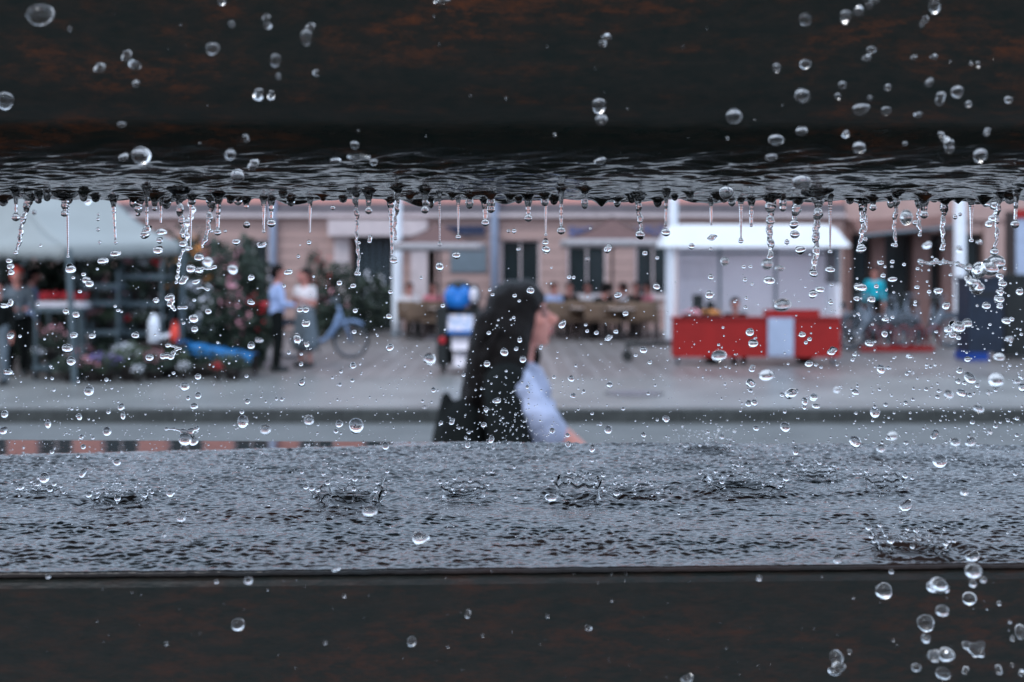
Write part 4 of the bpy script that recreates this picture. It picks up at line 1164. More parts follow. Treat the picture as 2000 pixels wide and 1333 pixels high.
jk = [ell(W(985, 800), (.098, .165, .16)), ell(W(978, 900), (.105, .17, .2)), cap(W(985, 742, -.14), W(985, 742, .14), .066), ell(W(980, 1010), (.125, .18, .12)), cap(W(990, 745, -.16), W(1000, 870, -.21), .072, .068), cap(W(1000, 870, -.21), W(995, 905, -.2), .068, .05), cap(W(985, 745, .16), W(975, 890, .2), .07, .06)]
blob('jacket', jk, .008, M_BLACKCL, wo, 3, .007, 14)
tr_ = []
for s, kx, ax in ((-1, .12, .22), (1, -.06, -.28)):
    tr_ += [cap((0, .085 * s, .86), (kx, .09 * s, .46), .105, .072), cap((kx, .09 * s, .46), (ax, .09 * s, .1), .07, .055), ell((0, .03 * s, .88), (.12, .14, .1))]
blob('trousers', tr_, .014, M_NAVY, wo, 2)
for s, ax in ((-1, .22), (1, -.28)):
    blob('shoe', [cap((ax - .05, .09 * s, .045), (ax + .17, .09 * s, .04), .047, .04)], .01, M_BLACK, wo, 1)
hair = [ell(W(1004, 604), (.092, .09, .09)), ell(W(994, 624), (.082, .09, .105)), ell(W(1038, 588), (.044, .066, .04)), ell(W(1020, 585), (.07, .078, .062)), cap(W(1034, 585, -.05), W(1024, 660, -.075), .028, .022), cap(W(1034, 585, .05), W(1020, 655, .075), .028, .022)]
rs = random.Random(5)
for q in range(26):
    yy = -.11 + .22 * q / 25
    x0 = 980 + rs.uniform(-32, 28)
    p0 = W(x0, 632 + rs.uniform(-8, 8), yy * .75); p1 = W(x0 - 14 + rs.uniform(-12, 12), 705 + rs.uniform(-15, 15), yy * 1.08); p2 = W(x0 - 32 + rs.uniform(-22, 20), 775 + rs.uniform(-20, 20), yy * 1.15 - .02); p3 = W(x0 - 52 + rs.uniform(-26, 30), 850 + rs.uniform(-30, 40), yy * 1.1 - .03)
    hair += [cap(p0, p1, .036, .035), cap(p1, p2, .033, .028), cap(p2, p3, .028, .007)]
for q in range(22):  # loose wavy strands along the outline
    yy = rs.uniform(-.13, .1); xq = 945 + rs.uniform(-6, 60); ph_ = rs.uniform(0, 6.28); last = None
    for u in range(9):
        f = u / 8
        pq = W(xq - 46 * f + 9 * math.sin(f * 9 + ph_), 640 + (200 + 50 * math.sin(ph_)) * f, yy * (1 + .2 * f))
        if last: hair.append(cap(last, pq, .014 * (1 - .5 * f), .013 * (1 - .6 * f)))
        last = pq
hair += [cap(W(1030, 640, .075), W(1047, 700, .08), .02, .018), cap(W(1047, 700, .08), W(1040, 750, .09), .018, .008)]
for q in range(12):   # locks falling on the near shoulder
    x0 = 994 + q * 2.6
    hair += [cap(W(x0, 640, -.085), W(x0 - 4, 700, -.125), .022, .021), cap(W(x0 - 4, 700, -.125), W(x0 - 26 + rs.uniform(-16, 14), 775 + rs.uniform(-20, 50), -.175), .021, .005)]
blob('hair', hair, .0055, M_HAIR, wo, 1, .006, 26)
bg2 = thing('shoulder_bag', 'black shoulder bag hanging behind the walking woman', 'bag', (P(893, 0, DW - .12).x, DW - .12, P(0, 880, DW).z))
def WB(px, py, y=0.0): return ((px - 893) / SW, y, CAMZ - (py - HZ) / SW - bg2.location.z)
blob('body', [ell(WB(885, 870), (.055, .09, .13)), ell(WB(905, 850), (.075, .085, .13)), cap(WB(872, 768), WB(872, 850), .016, .045), ell(WB(880, 905), (.075, .1, .08))], .008, M_BLACKCL, bg2, 2)
MB().tube([WB(905, 800), WB(925, 770), WB(950, 745), WB(975, 728), WB(990, 722)], .012, 8).build('strap', M_BLACKCL, bg2, True)

# ------------------------------------------------------------------ fountain
YAW = math.radians(2.2)
FY = 0.36
WZ = CAMZ - 0.069          # water level on the lower slab
ft = thing('fountain', 'dark rust-stained stone fountain of two thick slabs with a dripping gap', 'fountain', (0, FY, 0), YAW)
# lower edge profile of the upper slab: distance, photo row
prof_px = [(.246, -420), (.2595, -130), (.2645, -6), (.266, 92), (.268, 162), (.2715, 217), (.278, 268), (.288, 310), (.303, 344), (.330, 370), (.348, 379.5), (.3635, 386)]
prof = [(d - FY, CAMZ + (HZ - y) / F * d) for d, y in prof_px]
prof = [(prof[0][0] - .004, CAMZ + .34)] + prof[1:]
# resample smoothly
pr = np.array(prof)
seg = np.r_[0, np.cumsum(np.hypot(np.diff(pr[:, 0]), np.diff(pr[:, 1])))]
def prof_at(s):
    return np.stack([np.interp(s, seg, pr[:, 0]), np.interp(s, seg, pr[:, 1])], -1)
SMAX = seg[-1]
dense = np.linspace(0, SMAX, 700)
cur = prof_at(dense)
ker = np.hanning(61); ker /= ker.sum()
pad = np.pad(cur, ((30, 30), (0, 0)), mode='reflect', reflect_type='odd')
cur = np.stack([np.convolve(pad[:, i], ker, 'valid') for i in range(2)], -1)
def prof_s(s):
    return np.stack([np.interp(s, dense, cur[:, 0]), np.interp(s, dense, cur[:, 1])], -1)

def grid_obj(name, X, m, parent, smooth=True):
    ny, nx, _ = X.shape
    me = bpy.data.meshes.new(name)
    idx = np.arange(ny * nx).reshape(ny, nx)
    q = np.stack([idx[:-1, :-1], idx[:-1, 1:], idx[1:, 1:], idx[1:, :-1]], -1).reshape(-1, 4)
    me.vertices.add(ny * nx); me.vertices.foreach_set('co', X.reshape(-1).astype(np.float32))
    me.loops.add(q.size); me.loops.foreach_set('vertex_index', q.ravel().astype(np.int32))
    me.polygons.add(len(q)); me.polygons.foreach_set('loop_start', np.arange(0, q.size, 4, dtype=np.int32))
    me.polygons.foreach_set('loop_total', np.full(len(q), 4, dtype=np.int32))
    me.polygons.foreach_set('use_smooth', np.ones(len(q), dtype=bool))
    me.update(calc_edges=True); me.validate()
    return link(name, me, m, parent)

# slab body: closed extrusion
ss = np.concatenate([[0], np.linspace(SMAX * .25, SMAX, 70)])
pp = prof_s(ss)
poly = [(float(a), float(b) + .0012) for a, b in pp] + [(pp[-1][0] + .002, pp[-1][1] + .004), (pp[-1][0] + .003, CAMZ + .0315), (.430 - FY, CAMZ + .0315), (.435 - FY, CAMZ + .036), (.435 - FY, CAMZ + .34)]
HWX = .95
vs = [(-HWX, y, z) for y, z in poly] + [(HWX, y, z) for y, z in poly]
n = len(poly)
fs = [(i, i + 1, n + i + 1, n + i) for i in range(n - 1)] + [(n - 1, 0, n, 2 * n - 1)]
vs += vs[:]
fs += [tuple(range(2 * n, 3 * n))[::-1], tuple(range(3 * n, 4 * n))]
us = MB().add(vs, fs).build('upper_slab', M_STONE, ft)
us['label'] = 'overhanging dark stone slab with rust patches and wet underside'
bmx = bmesh.new(); bmx.from_mesh(us.data); bmesh.ops.recalc_face_normals(bmx, faces=bmx.faces); bmx.to_mesh(us.data); bmx.free()
for i, p in enumerate(us.data.polygons):
    p.use_smooth = i < 70

# rippled noise fields, periodic tiles
def tile(n, cell, lam, width, aniso, seed):
    rg = np.random.default_rng(seed)
    w = np.fft.fft2(rg.normal(size=(n, n)))
    k = np.fft.fftfreq(n, cell)
    ky, kx = np.meshgrid(k, k, indexing='ij')
    kk = np.hypot(kx * aniso, ky) + 1e-9
    g = np.exp(-(np.log(kk * lam)) ** 2 / (2 * width ** 2))
    h = np.real(np.fft.ifft2(w * g))
    sl = np.gradient(h, cell)
    return h / math.sqrt(np.mean(sl[0] ** 2 + sl[1] ** 2))
TC = .0004
TN = 1024
def samp(T, x, y):
    fx = (x / TC) % TN; fy = (y / TC) % TN
    i = np.floor(fx).astype(int) % TN; j = np.floor(fy).astype(int) % TN
    a = fx - np.floor(fx); b = fy - np.floor(fy)
    i2, j2 = (i + 1) % TN, (j + 1) % TN
    return T[j, i] * (1 - a) * (1 - b) + T[j, i2] * a * (1 - b) + T[j2, i] * (1 - a) * b + T[j2, i2] * a * b
T_fine = tile(TN, TC, .0022, .42, 2.0, 1)
T_mid = tile(TN, TC, .0052, .45, 2.0, 2)
T_big = tile(TN, TC, .016, .45, 1.3, 3)
T_blob = tile(TN, TC, .05, .5, 1.2, 4)
def sstep(a, b, x):
    t = np.clip((x - a) / (b - a), 0, 1)
    return t * t * (3 - 2 * t)

def xs_axis(half, step, outer, ostep):
    inner = np.arange(-half, half + step / 2, step)
    o = np.arange(half + ostep, outer, ostep)
    return np.concatenate([-o[::-1], inner, o])

# lower slab
NEARY = .2845 - FY
def fary(x): return .489 - FY - .073 * x
lo = MB()
z1 = WZ - .0010
pf = [(NEARY + .0035, z1), (NEARY + .0004, z1 - .0002), (NEARY - .0003, z1 - .0004), (NEARY - .0014, z1 - .0013), (NEARY - .0019, z1 - .0025), (NEARY - .0024, 1.22)]
vs, fs = [], []
for sgn in (-HWX, HWX):
    vs += [(sgn, fary(sgn) - .003, 1.22), (sgn, fary(sgn) - .003, z1)] + [(sgn, y, z) for y, z in pf]
n = 8
fs = [(i, (i + 1) % n, n + (i + 1) % n, n + i) for i in range(n)] + [tuple(range(n))[::-1], tuple(range(n, 2 * n))]
ls_ = lo.add(vs, fs).build('lower_slab', M_STONE2, ft)
bmx = bmesh.new(); bmx.from_mesh(ls_.data); bmesh.ops.recalc_face_normals(bmx, faces=bmx.faces); bmx.to_mesh(ls_.data); bmx.free()
ls_['label'] = 'dark stone lower slab with brownish wet front face'
MB().box(-.8, .8, -.04, .085, 0, 1.2198).build('pedestal', M_STONE, ft)
for sx in (-1, 1):
    a, b = sorted((sx * .83, sx * .93))
    MB().box(a, b, -.02, .0, z1 + .0, CAMZ + .06).build('pier', M_STONE, ft)

# splash crowns: px, py(base), width px, height px, kind
crowns = [(678, 990, 112, 62, 3, 'ragged splash crown with bright spikes left of the middle of the water'), (905, 976, 84, 34, 1, 'clear cup-shaped splash below the black jacket'), (1131, 980, 88, 48, 0, 'tallest glassy cup-shaped splash just right of the woman'),
          (1462, 962, 132, 40, 2, 'wide low splash crown with beaded rim in front of the trailer'), (1600, 936, 70, 26, 1, 'small cup splash right of the wide beaded crown'), (1735, 958, 72, 34, 1, 'dark cup splash under the parked bicycles'),
          (1384, 884, 78, 30, 4, 'splash with four thin fingers at the far water edge below the red counter'), (225, 988, 92, 34, 2, 'low ragged splash at the left under the plant stall'), (1792, 1085, 112, 44, 3, 'broad splash bursting at the near water edge on the right'), (70, 966, 66, 14, 1, 'shallow ring splash at the far left of the water'),
          (1240, 968, 90, 16, 2, 'shallow broken ring just right of the tallest cup splash')]
def wpt(px, py):
    d = (CAMZ - WZ) * F / (py - HZ)
    return P(px, py, d), d
INV = Matrix.Translation((0, FY, 0)) @ Matrix.Rotation(YAW, 4, 'Z')
INVI = INV.inverted()
cr_local = []
for px, py, w, hgt, kd, lab in crowns:
    p, d = wpt(px, py)
    R = w / 2 * d / F
    q = INVI @ (p + Vector((0, R * .8, 0)))
    cr_local.append((q.x, q.y, R, hgt * d / F))

# sheet of water on the lower slab
xs = xs_axis(.225, .0005, .93, .004)
vv = np.concatenate([np.linspace(0, .0035, 8)[:-1], np.linspace(.0035, .212, 460)])
XX, VV = np.meshgrid(xs, vv)
FARL = fary(XX) - NEARY
YY = NEARY - .0008 + VV * FARL / .212
U = YY + FY
calm = sstep(-.004, .004, U - (.459 + (XX + .2) * .125)) * sstep(.0, -.05, XX)
far_f = sstep(.30, .44, U)
wy = YY + .0012 * np.sin(XX * 95 + 2.1 * np.sin(XX * 31))
h = samp(T_fine, XX + .15 * YY, wy) * (.255 + .06 * far_f) + samp(T_mid, XX * .9 + .13 - .2 * YY, wy) * .13 + samp(T_big, XX + .05, YY + .2) * .06
h *= (.88 + .32 * np.clip(samp(T_blob, XX * .6, YY + .1) / T_blob.std() * .6, -1, 1))
h *= (1 - .985 * calm)
for cx, cy, R, H in cr_local:
    r = np.hypot(XX - cx, YY - cy)
    h -= .0016 * np.exp(-(r / (R * .8)) ** 2) * (R / .008)
    h += .0007 * np.exp(-((r - R) / (R * .22)) ** 2) * (R / .008)
    h += .0004 * np.sin(r / .0011) * np.exp(-((r - 1.7 * R) / (.6 * R)) ** 2) * (1 - calm)
edge = sstep(0, .0035, VV)
X = np.empty(XX.shape + (3,))
X[..., 0] = XX; X[..., 1] = YY; X[..., 2] = WZ + h * (.35 + .65 * edge)
lip = []
lw = .0006 * (samp(T_big, xs * .7, xs * 0 + .17) / .0006)
for dy, dz in ((.0008, -.0017), (-.0002, -.0013), (-.0006, -.0009), (-.0006, -.0005), (-.0004, -.0002)):
    r = X[0].copy(); r[:, 1] += dy; r[:, 2] += dz; r[:, 1] -= 0
    lip.append(r)
X = np.concatenate([np.array(lip), X], 0)
back = X[-1].copy(); back[:, 2] = z1 - .004
X = np.concatenate([X, back[None]], 0)
wso = grid_obj('water_surface', X, M_WATER, None)
att = wso.data.attributes.new('ripple', 'FLOAT', 'POINT')
rp_ = np.zeros((X.shape[0], X.shape[1]), dtype=np.float32); rp_[5:-1] = 1 - calm; rp_[:5] = 1
att.data.foreach_set('value', rp_.ravel())
wso.matrix_world = INV
tag(wso, kind='structure')

# ------------------------------------------------------------------ splashes
def splash(px, py, w, hgt, kd, lab, seed):
    p, d = wpt(px, py)
    k = d / F
    R, H = w / 2 * k, hgt * k
    base = p + Vector((0, R * .8, -.0006))
    t = thing('water_splash', lab, 'water splash', base, 0, 'splash crowns on the water')
    rs = random.Random(seed)
    SEG = 72
    ph = [rs.uniform(0, 6.28) for _ in range(6)]
    def rim(a):
        v = .18 * math.sin(3 * a + ph[0]) + .14 * math.sin(7 * a + ph[1]) + .12 * math.sin(13 * a + ph[2])
        if kd in (0, 1):
            v *= .45
        return max(.35, 1 + v * (1.6 if kd == 3 else 1.0))
    th = .0002
    prof_o = [(1.35, -.08), (1.12, .04), (1.0, .2), (.985, .5), (1.0, .8), (1.03, 1.0)]
    flare = .22 if kd in (2, 3, 4) else .05
    vs, fs = [], []
    rings = []
    for (r, z) in prof_o:
        rings.append([(r + flare * max(0, z) ** 1.5, z, 0)] * 1)
    allp = [(r + flare * max(0, z) ** 1.5, z, +1) for r, z in prof_o] + [(1.035 + flare, 1.03, 0)] + [(r + flare * max(0, z) ** 1.5, z, -1) for r, z in reversed(prof_o)]
    hk = .75 if kd == 4 else 1
    WH = {0: .8, 1: .7, 2: .42, 3: .36, 4: .45}[kd]
    for (r, z, sd) in allp:
        for s in range(SEG):
            a = 2 * math.pi * s / SEG
            wob = 1 + .05 * math.sin(2 * a + ph[3]) + .03 * math.sin(5 * a + ph[4])
            rr = R * r * wob + sd * th * (1.6 if z > .9 else 1)
            zz = H * hk * z * (rim(a) if z > 0 else 1) * WH
            if kd in (2, 3) and z > .3:
                rr += R * .05 * math.sin(11 * a + ph[5])
            vs.append((rr * math.cos(a), rr * math.sin(a), zz))
    nr = len(allp)
    for i in range(nr - 1):
        for s in range(SEG):
            l = (s + 1) % SEG
            fs.append((i * SEG + s, i * SEG + l, (i + 1) * SEG + l, (i + 1) * SEG + s))
    i = nr - 1
    for s in range(SEG):
        l = (s + 1) % SEG
        fs.append((i * SEG + s, i * SEG + l, l, s))
    MB().add(vs, fs).build('crown', M_CLEAR, t, True)
    ns = {0: 6, 1: 6, 2: 9, 3: 13, 4: 6}[kd]
    for q in range(ns):
        a = 2 * math.pi * (q + rs.uniform(-.3, .3)) / ns
        r0 = R * (1.03 + flare)
        z0 = H * hk * rim(a) * WH
        L = H * rs.uniform(.2, .7) * {0: .35, 1: .4, 2: .4, 3: .7, 4: 1.5}[kd]
        lean = rs.uniform(.1, .7)
        rr = .00022 * rs.uniform(.8, 1.5)
        p0 = Vector((r0 * math.cos(a), r0 * math.sin(a), z0 * .92)); dv = Vector((math.cos(a) * lean, math.sin(a) * lean, 1)).normalized()
        pts, rad = [], []
        for u in range(7):
            f = u / 6
            pts.append(p0 + dv * L * f + Vector((math.cos(a), math.sin(a), 0)) * L * .15 * f * f)
            rad.append(rr * (1.8 - 1.5 * f + .25 * math.sin(f * 14)))
        MB().tube(pts, rad, 8).build('finger', M_CLEAR, t, True)
        e = pts[-1] + dv * rr * 2.2
        br = rr * rs.uniform(1.3, 3.4)
        MB().add((ICO_V * br + np.array(e)).tolist(), ICO_F).build('bead', M_CLEAR, t, True)
    return t
for i, c in enumerate(crowns):
    splash(*c, 100 + i)

# ------------------------------------------------------------------ drips hanging from the edge
DD = .352
DRIP_POS = []
def edge_row(px): return 366.0
def drip(px0, px1, y1, r, style, lab, bulb=0, y0=352):
    jit = random.Random(int(px0 * 13)).choice((-.030, -.022, -.014, -.008, -.003, 0, .003))
    d = DD + (px0 - 1000) / F * DD * math.tan(YAW) + jit
    root = float(np.interp(DD + jit, [q[0] for q in prof_px], [q[1] for q in prof_px]))
    y0 = root - 16
    rs = random.Random(int(px0 * 7 + y1))
    N = max(14, int((y1 - y0) / 1.6))
    o = P(px0, y0, d)
    k = d / F
    lq = INVI @ o
    DRIP_POS.append((lq.x, lq.y, (r * 1.0 if style == 'nub' else r * 1.7) * k))
    pts, rad = [], []
    for i in range(N + 1):
        f = i / N
        y = y0 + (y1 - y0) * f
        x = px0 + (px1 - px0) * f
        top = 2.4 * math.exp(-max(0, (y - root)) / 8.0) + 1.2 * math.exp(-max(0, y - root) / 18.0)
        rr = r * 1.3 * (1 + top)
        if style == 'stem':
            rr *= 1 - .45 * f
            rr *= 1 + .10 * math.sin(y * .43 + px0) * math.sin(y * .11 + px0 * 3)
        elif style == 'rope':
            x += 2.4 * math.sin(y * .085 + px0) * f + .9 * math.sin(y * .31 + px0)
            rr *= (1 - .35 * f) * (1 + .17 * math.sin(y * .27 + px0 * .7) + .12 * math.sin(y * .17 + px0 * 1.9) + .06 * math.sin(y * .83))
        elif style == 'chain':
            rr *= (1 - .5 * f) * (1 + .26 * math.sin(y * (.42 + .25 * f) + px0) * f)
        elif style == 'nub':
            rr = r * (1 + .9 * math.exp(-max(0, y - root + 4) / 6.0)) * (1 + .06 * math.sin(y * .4))
            u = (y - (y1 - r * 1.15)) / (r * 1.15)
            if u > 0: rr *= math.sqrt(max(0, 1 - u * u))
        if bulb and style != 'nub':
            u = (y - (y1 - bulb)) / bulb
            if abs(u) <= 1:
                rr = max(rr, bulb * math.sqrt(max(0, 1 - u * u)))
            elif -3.2 < u < -1:
                rr = max(rr, bulb * .42 * ((u + 3.2) / 2.2) ** 2)
            if u >= 1:
                rr = .05
        if i == N:
            rr = max(.03, rr * .15 if not bulb else .05)
        pts.append(P(x, y, d + (.0006 * math.sin(y * .1) if style == 'rope' else 0)) - o)
        rad.append(max(.04, rr) * k)
    t = MB().tube(pts, rad, 14).build('water_drip', M_CLEAR, None, True)
    t.location = o
    tag(t, lab, 'water drip', 'drips hanging from the upper slab')
    return t
dr_list = [
 (31, 31, 433, 2.6, 'stem', 8), (62, 30, 498, 4.2, 'rope', 0), (125, 127, 424, 5.2, 'rope', 7), (131, 133, 505, 2.4, 'chain', 3), (135, 135, 399, 6.5, 'nub', 0), (92, 92, 394, 7, 'nub', 0), (220, 226, 478, 2.8, 'stem', 4),
 (275, 267, 423, 4.5, 'rope', 5), (286, 287, 443, 3, 'stem', 0), (302, 302, 413, 4.5, 'stem', 5), (315, 314, 438, 2.4, 'stem', 0), (325, 325, 409, 8.5, 'nub', 0), (347, 358, 468, 5.2, 'rope', 0), (375, 375, 402, 7, 'nub', 0), (373, 372, 490, 2.2, 'chain', 4),
 (422, 397, 486, 4.2, 'rope', 0), (427, 425, 461, 4.0, 'stem', 7), (450, 450, 399, 7, 'nub', 0), (465, 465, 402, 8, 'nub', 0), (480, 481, 408, 4, 'stem', 4.5), (515, 515, 456, 2.8, 'chain', 3.4), (530, 530, 445, 3.4, 'stem', 8.6), (553, 553, 389, 8, 'nub', 0), (606, 605, 456, 2.2, 'chain', 0),
 (670, 670, 397, 8, 'nub', 0), (694, 700, 540, 3.0, 'rope', 5), (720, 720, 419, 4, 'stem', 7), (762, 766, 500, 3.4, 'stem', 0), (778, 771, 470, 3.2, 'rope', 4), (830, 830, 418, 4.6, 'stem', 7.5), (858, 859, 482, 1.8, 'chain', 4.2), (895, 895, 468, 2.0, 'chain', 5), (917, 917, 409, 7.5, 'nub', 0), (947, 948, 443, 4, 'stem', 7.5), (959, 959, 417, 8, 'nub', 0),
 (1031, 1032, 434, 4.5, 'stem', 7.5), (1064, 1064, 404, 7.5, 'nub', 0), (1066, 1066, 462, 1.9, 'chain', 3), (1082, 1082, 401, 7, 'nub', 0), (1096, 1096, 459, 3, 'stem', 8), (1142, 1142, 409, 6.5, 'nub', 0), (1234, 1234, 398, 8.5, 'nub', 0), (1246, 1251, 468, 4.2, 'rope', 9), (1302, 1300, 443, 2.6, 'stem', 3.2), (1318, 1318, 393, 6, 'nub', 0), (1347, 1347, 394, 7, 'nub', 0), (1389, 1389, 441, 2.6, 'chain', 2.6), (1398, 1398, 396, 6.5, 'nub', 0), (1414, 1414, 397, 9, 'nub', 0),
 (1447, 1447, 476, 2.6, 'chain', 5.4), (1468, 1467, 444, 3.6, 'stem', 3.5), (1506, 1503, 508, 6, 'rope', 0), (1529, 1529, 414, 7, 'nub', 0), (1558, 1552, 447, 5.5, 'rope', 9), (1600, 1590, 542, 6, 'rope', 8), (1622, 1621, 497, 2.6, 'chain', 4.6), (1660, 1660, 400, 7, 'nub', 0), (1686, 1682, 492, 4.2, 'rope', 8), (1692, 1690, 455, 2.4, 'rope', 0), (1705, 1705, 413, 4, 'stem', 7), (1752, 1746, 485, 3.4, 'rope', 5),
 (1797, 1795, 464, 3.6, 'rope', 4), (1804, 1805, 428, 6, 'stem', 8), (1846, 1839, 492, 4.0, 'rope', 5.5), (1897, 1897, 475, 3, 'chain', 4.6), (1920, 1920, 399, 9.5, 'nub', 0), (1954, 1942, 500, 3.4, 'rope', 8), (1987, 1982, 447, 3.6, 'stem', 8.5)]
rn = random.Random(12)
xn = 6
while xn < 1996:
    if min(abs(xn - q[0]) for q in dr_list) > 11:
        dr_list.append((xn, xn + rn.uniform(-1, 1), rn.uniform(392, 410), rn.uniform(5.5, 10), 'nub', 0))
    xn += rn.choice((17, 24, 31, 46))
dr_list.sort()
behind = [(0, 340, 'grey canopy'), (340, 520, 'plants'), (520, 640, 'standing couple'), (640, 800, 'white door pole'), (800, 940, 'left parasol'), (940, 1100, 'woman'), (1100, 1270, 'terrace'), (1270, 1480, 'trailer roof, left half'), (1480, 1660, 'trailer roof, right half'), (1660, 1780, 'bicycles'), (1780, 2001, 'right picture edge')]
cnt = {}
tmp = []
for d_ in dr_list:
    L = d_[2] - 385
    kd = 'short fat' if d_[4] == 'nub' else ('long twisting' if d_[4] == 'rope' and L > 60 else 'long thin' if L > 60 else 'medium')
    if d_[5] and d_[4] != 'nub': kd += ' bulb-ended'
    wh = [b[2] for b in behind if b[0] <= d_[0] < b[1]][0]
    tmp.append((kd, wh))
    cnt[(kd, wh)] = cnt.get((kd, wh), 0) + 1
seen = {}
for d_, key in zip(dr_list, tmp):
    lab = '%s drip hanging above the %s' % key
    if cnt[key] > 1:
        seen[key] = seen.get(key, 0) + 1
        lab += ', %s from left' % ordw[seen[key] - 1] if seen[key] <= len(ordw) else ', last from left'
    drip(d_[0], d_[1], d_[2], d_[3], d_[4], lab, d_[5])

# hanging film of water under the upper slab
xs = xs_axis(.215, .0006, .93, .004)
sv = np.concatenate([np.linspace(SMAX - .30, SMAX - .101, 60), np.linspace(SMAX - .1, SMAX, 330)])
base = prof_s(sv)
tan = np.gradient(base, axis=0); tan /= np.linalg.norm(tan, axis=1)[:, None]
nrm = np.stack([-(-tan[:, 1]), -tan[:, 0]], -1)
nrm = np.stack([tan[:, 1], -tan[:, 0]], -1)   # points down and towards the camera
XX, SS = np.meshgrid(xs, sv)
fade = sstep(SMAX - .095, SMAX - .062, SS)
skew = XX + .35 * SS + .012 * np.sin(SS * 60 + XX * 9)
h = (samp(T_big, skew * .9, SS) * .11 + samp(T_mid, skew * .75 + .1, SS) * .135 + samp(T_fine, skew * .7 + .2, SS) * .09) * (.0 + 1.0 * fade)
h *= (.75 + .6 * sstep(-.3, 1.0, samp(T_blob, XX, SS) / .01))
hh = h + .0006
for (dx, dy, dr) in DRIP_POS:       # water gathers into a root where each drip leaves the film
    c0, c1 = np.searchsorted(xs, [dx - 5 * dr, dx + 5 * dr])
    sy = SMAX - (pr[-1, 0] - dy)
    r0, r1 = np.searchsorted(sv, [sy - 6 * dr, sy + 6 * dr])
    if c1 <= c0 or r1 <= r0: continue
    q = ((XX[r0:r1, c0:c1] - dx) / (1.25 * dr)) ** 2 + ((SS[r0:r1, c0:c1] - sy) / (1.7 * dr)) ** 2
    hh[r0:r1, c0:c1] += 1.9 * dr * np.exp(-q ** .8) 
X = np.empty(XX.shape + (3,))
X[..., 0] = XX
X[..., 1] = base[:, 0][:, None] + nrm[:, 0][:, None] * hh
X[..., 2] = base[:, 1][:, None] + nrm[:, 1][:, None] * hh
# lip: roll round the edge and up the back
lipw = .0005 * np.logaddexp(0, 1.6 * samp(T_big, xs * .9, xs * 0 + .31) / T_big.std() - .6)
lip = []
for (dy, dz) in ((.0012, .0001), (.0022, .0010), (.0028, .0026), (.003, .007)):
    r = X[-1].copy(); r[:, 1] += dy; r[:, 2] += dz
    lip.append(r)
X = np.concatenate([X, np.array(lip)], 0)
drop = np.exp(-((np.arange(X.shape[0]) - 389) / 10.0) ** 2)[:, None] * lipw[None, :]
X[..., 2] -= drop
fo = grid_obj('water_film', X[:, ::-1], M_WETFACE, ft)
fo['label'] = 'rippling film of water clinging to the underside of the upper slab'


# ------------------------------------------------------------------ falling drops, read off the photograph: X Y W [H] with b = out of focus
Z = []
def reg(x0, y0, s, txt):
    for e in txt.split(','):
        e = e.strip()
        if not e: continue
        b = e.endswith('b')
        if b: e = e[:-1]
        v = [float(q) for q in e.split()]
        if len(v) == 3: v.append(v[2])
        Z.append((x0 + v[0] / s, y0 + v[1] / s, v[2] / s, v[3] / s, b))
reg(0, 360, 3.333, '640 197 25 18,638 228 30 20,638 295 32 25,648 380 25,757 450 65 45,665 495 70 45,455 540 70 65,545 588 35,565 620 45,583 650 55,477 610 28,520 700 40 25,960 290 65 40,948 325 60 45,1048 310 65 50,1038 362 40,1030 425 60 55,1190 395 50,1295 480 70 60,1243 555 65 60,1195 625 55,1280 630 45 35,1290 560 50,1608 258 50 45,1545 372 50 45,1700 395 60 30,1270 870 65 60,1268 945 45,1015 755 40,435 825 40,500 845 50,885 980 50,600 990 50 35,440 1070 75 55,465 1155 60,480 985 55 40,975 1128 55 45,45 1220 55 45,1635 1055 45 55,1680 1015 45b,1290 1255 40,1355 830 40,1630 770 40,1640 605 40,75 575 40,1130 1230 20 35,1605 1250 30,750 795 25,770 822 32,330 1185 25,340 1265 25,510 1285 25,70 985 40,130 990 25,1195 905 28,1265 755 28,60 500 40,70 540 44,25 790 50 40,70 770 42,222 185 36b,580 110 40b,1378 306 26,1466 306 26,1360 500 75 60b,1510 550 60b')
reg(480, 370, 3.333, '110 360 70 30,412 347 35,342 438 30 25,567 122 35 40,733 350 42 30,735 550 35,808 325 30 48,700 630 38,963 460 55,945 575 25 35,943 668 30 45,935 828 42 38,945 1025 45,1262 505 50 60,1260 355 28,713 790 35 40,400 870 55 50,353 787 42,397 780 42,335 975 45 75,397 1005 42,706 928 42 30,283 537 45,250 630 28,360 1138 32,362 1073 20 35,367 1252 48 45,700 1145 45 50,694 1245 32,620 1187 26,613 1272 26,1190 1095 75b,38 570 40,35 1022 45,28 735 40,610 610 24 60')
reg(780, 420, 2.776, '310 222 45 40,712 413 45,485 640 28,477 808 36,568 745 45,670 785 35 40,652 675 25 42,633 727 28,625 438 28,650 467 22,620 557 22,887 587 34 48,790 140 40 35,790 185 45 38,645 187 28,592 88 25,622 88 22 35,1133 182 35 45,1187 432 40 28,920 338 25 32,945 340 22,927 885 32,945 978 32,1140 922 34,185 950 30,135 1042 22b,285 1120 36 28,470 1055 30,535 1005 32 38,500 1213 28 45,370 1245 32,827 1170 32,918 1243 30,1047 1265 28 48,378 1180 22,225 1128 28,348 868 22 28,505 433 25,490 407 22,1135 1165 45,1090 1135 22,1045 1077 22,1000 957 24,1135 665 40 30,1175 635 28,1018 630 20 26,1068 640 20 40,236 492 36 22,1010 597 20 24,957 818 18,770 712 18 24,838 880 26,912 1195 28,1035 75 14 22,1020 240 30b')
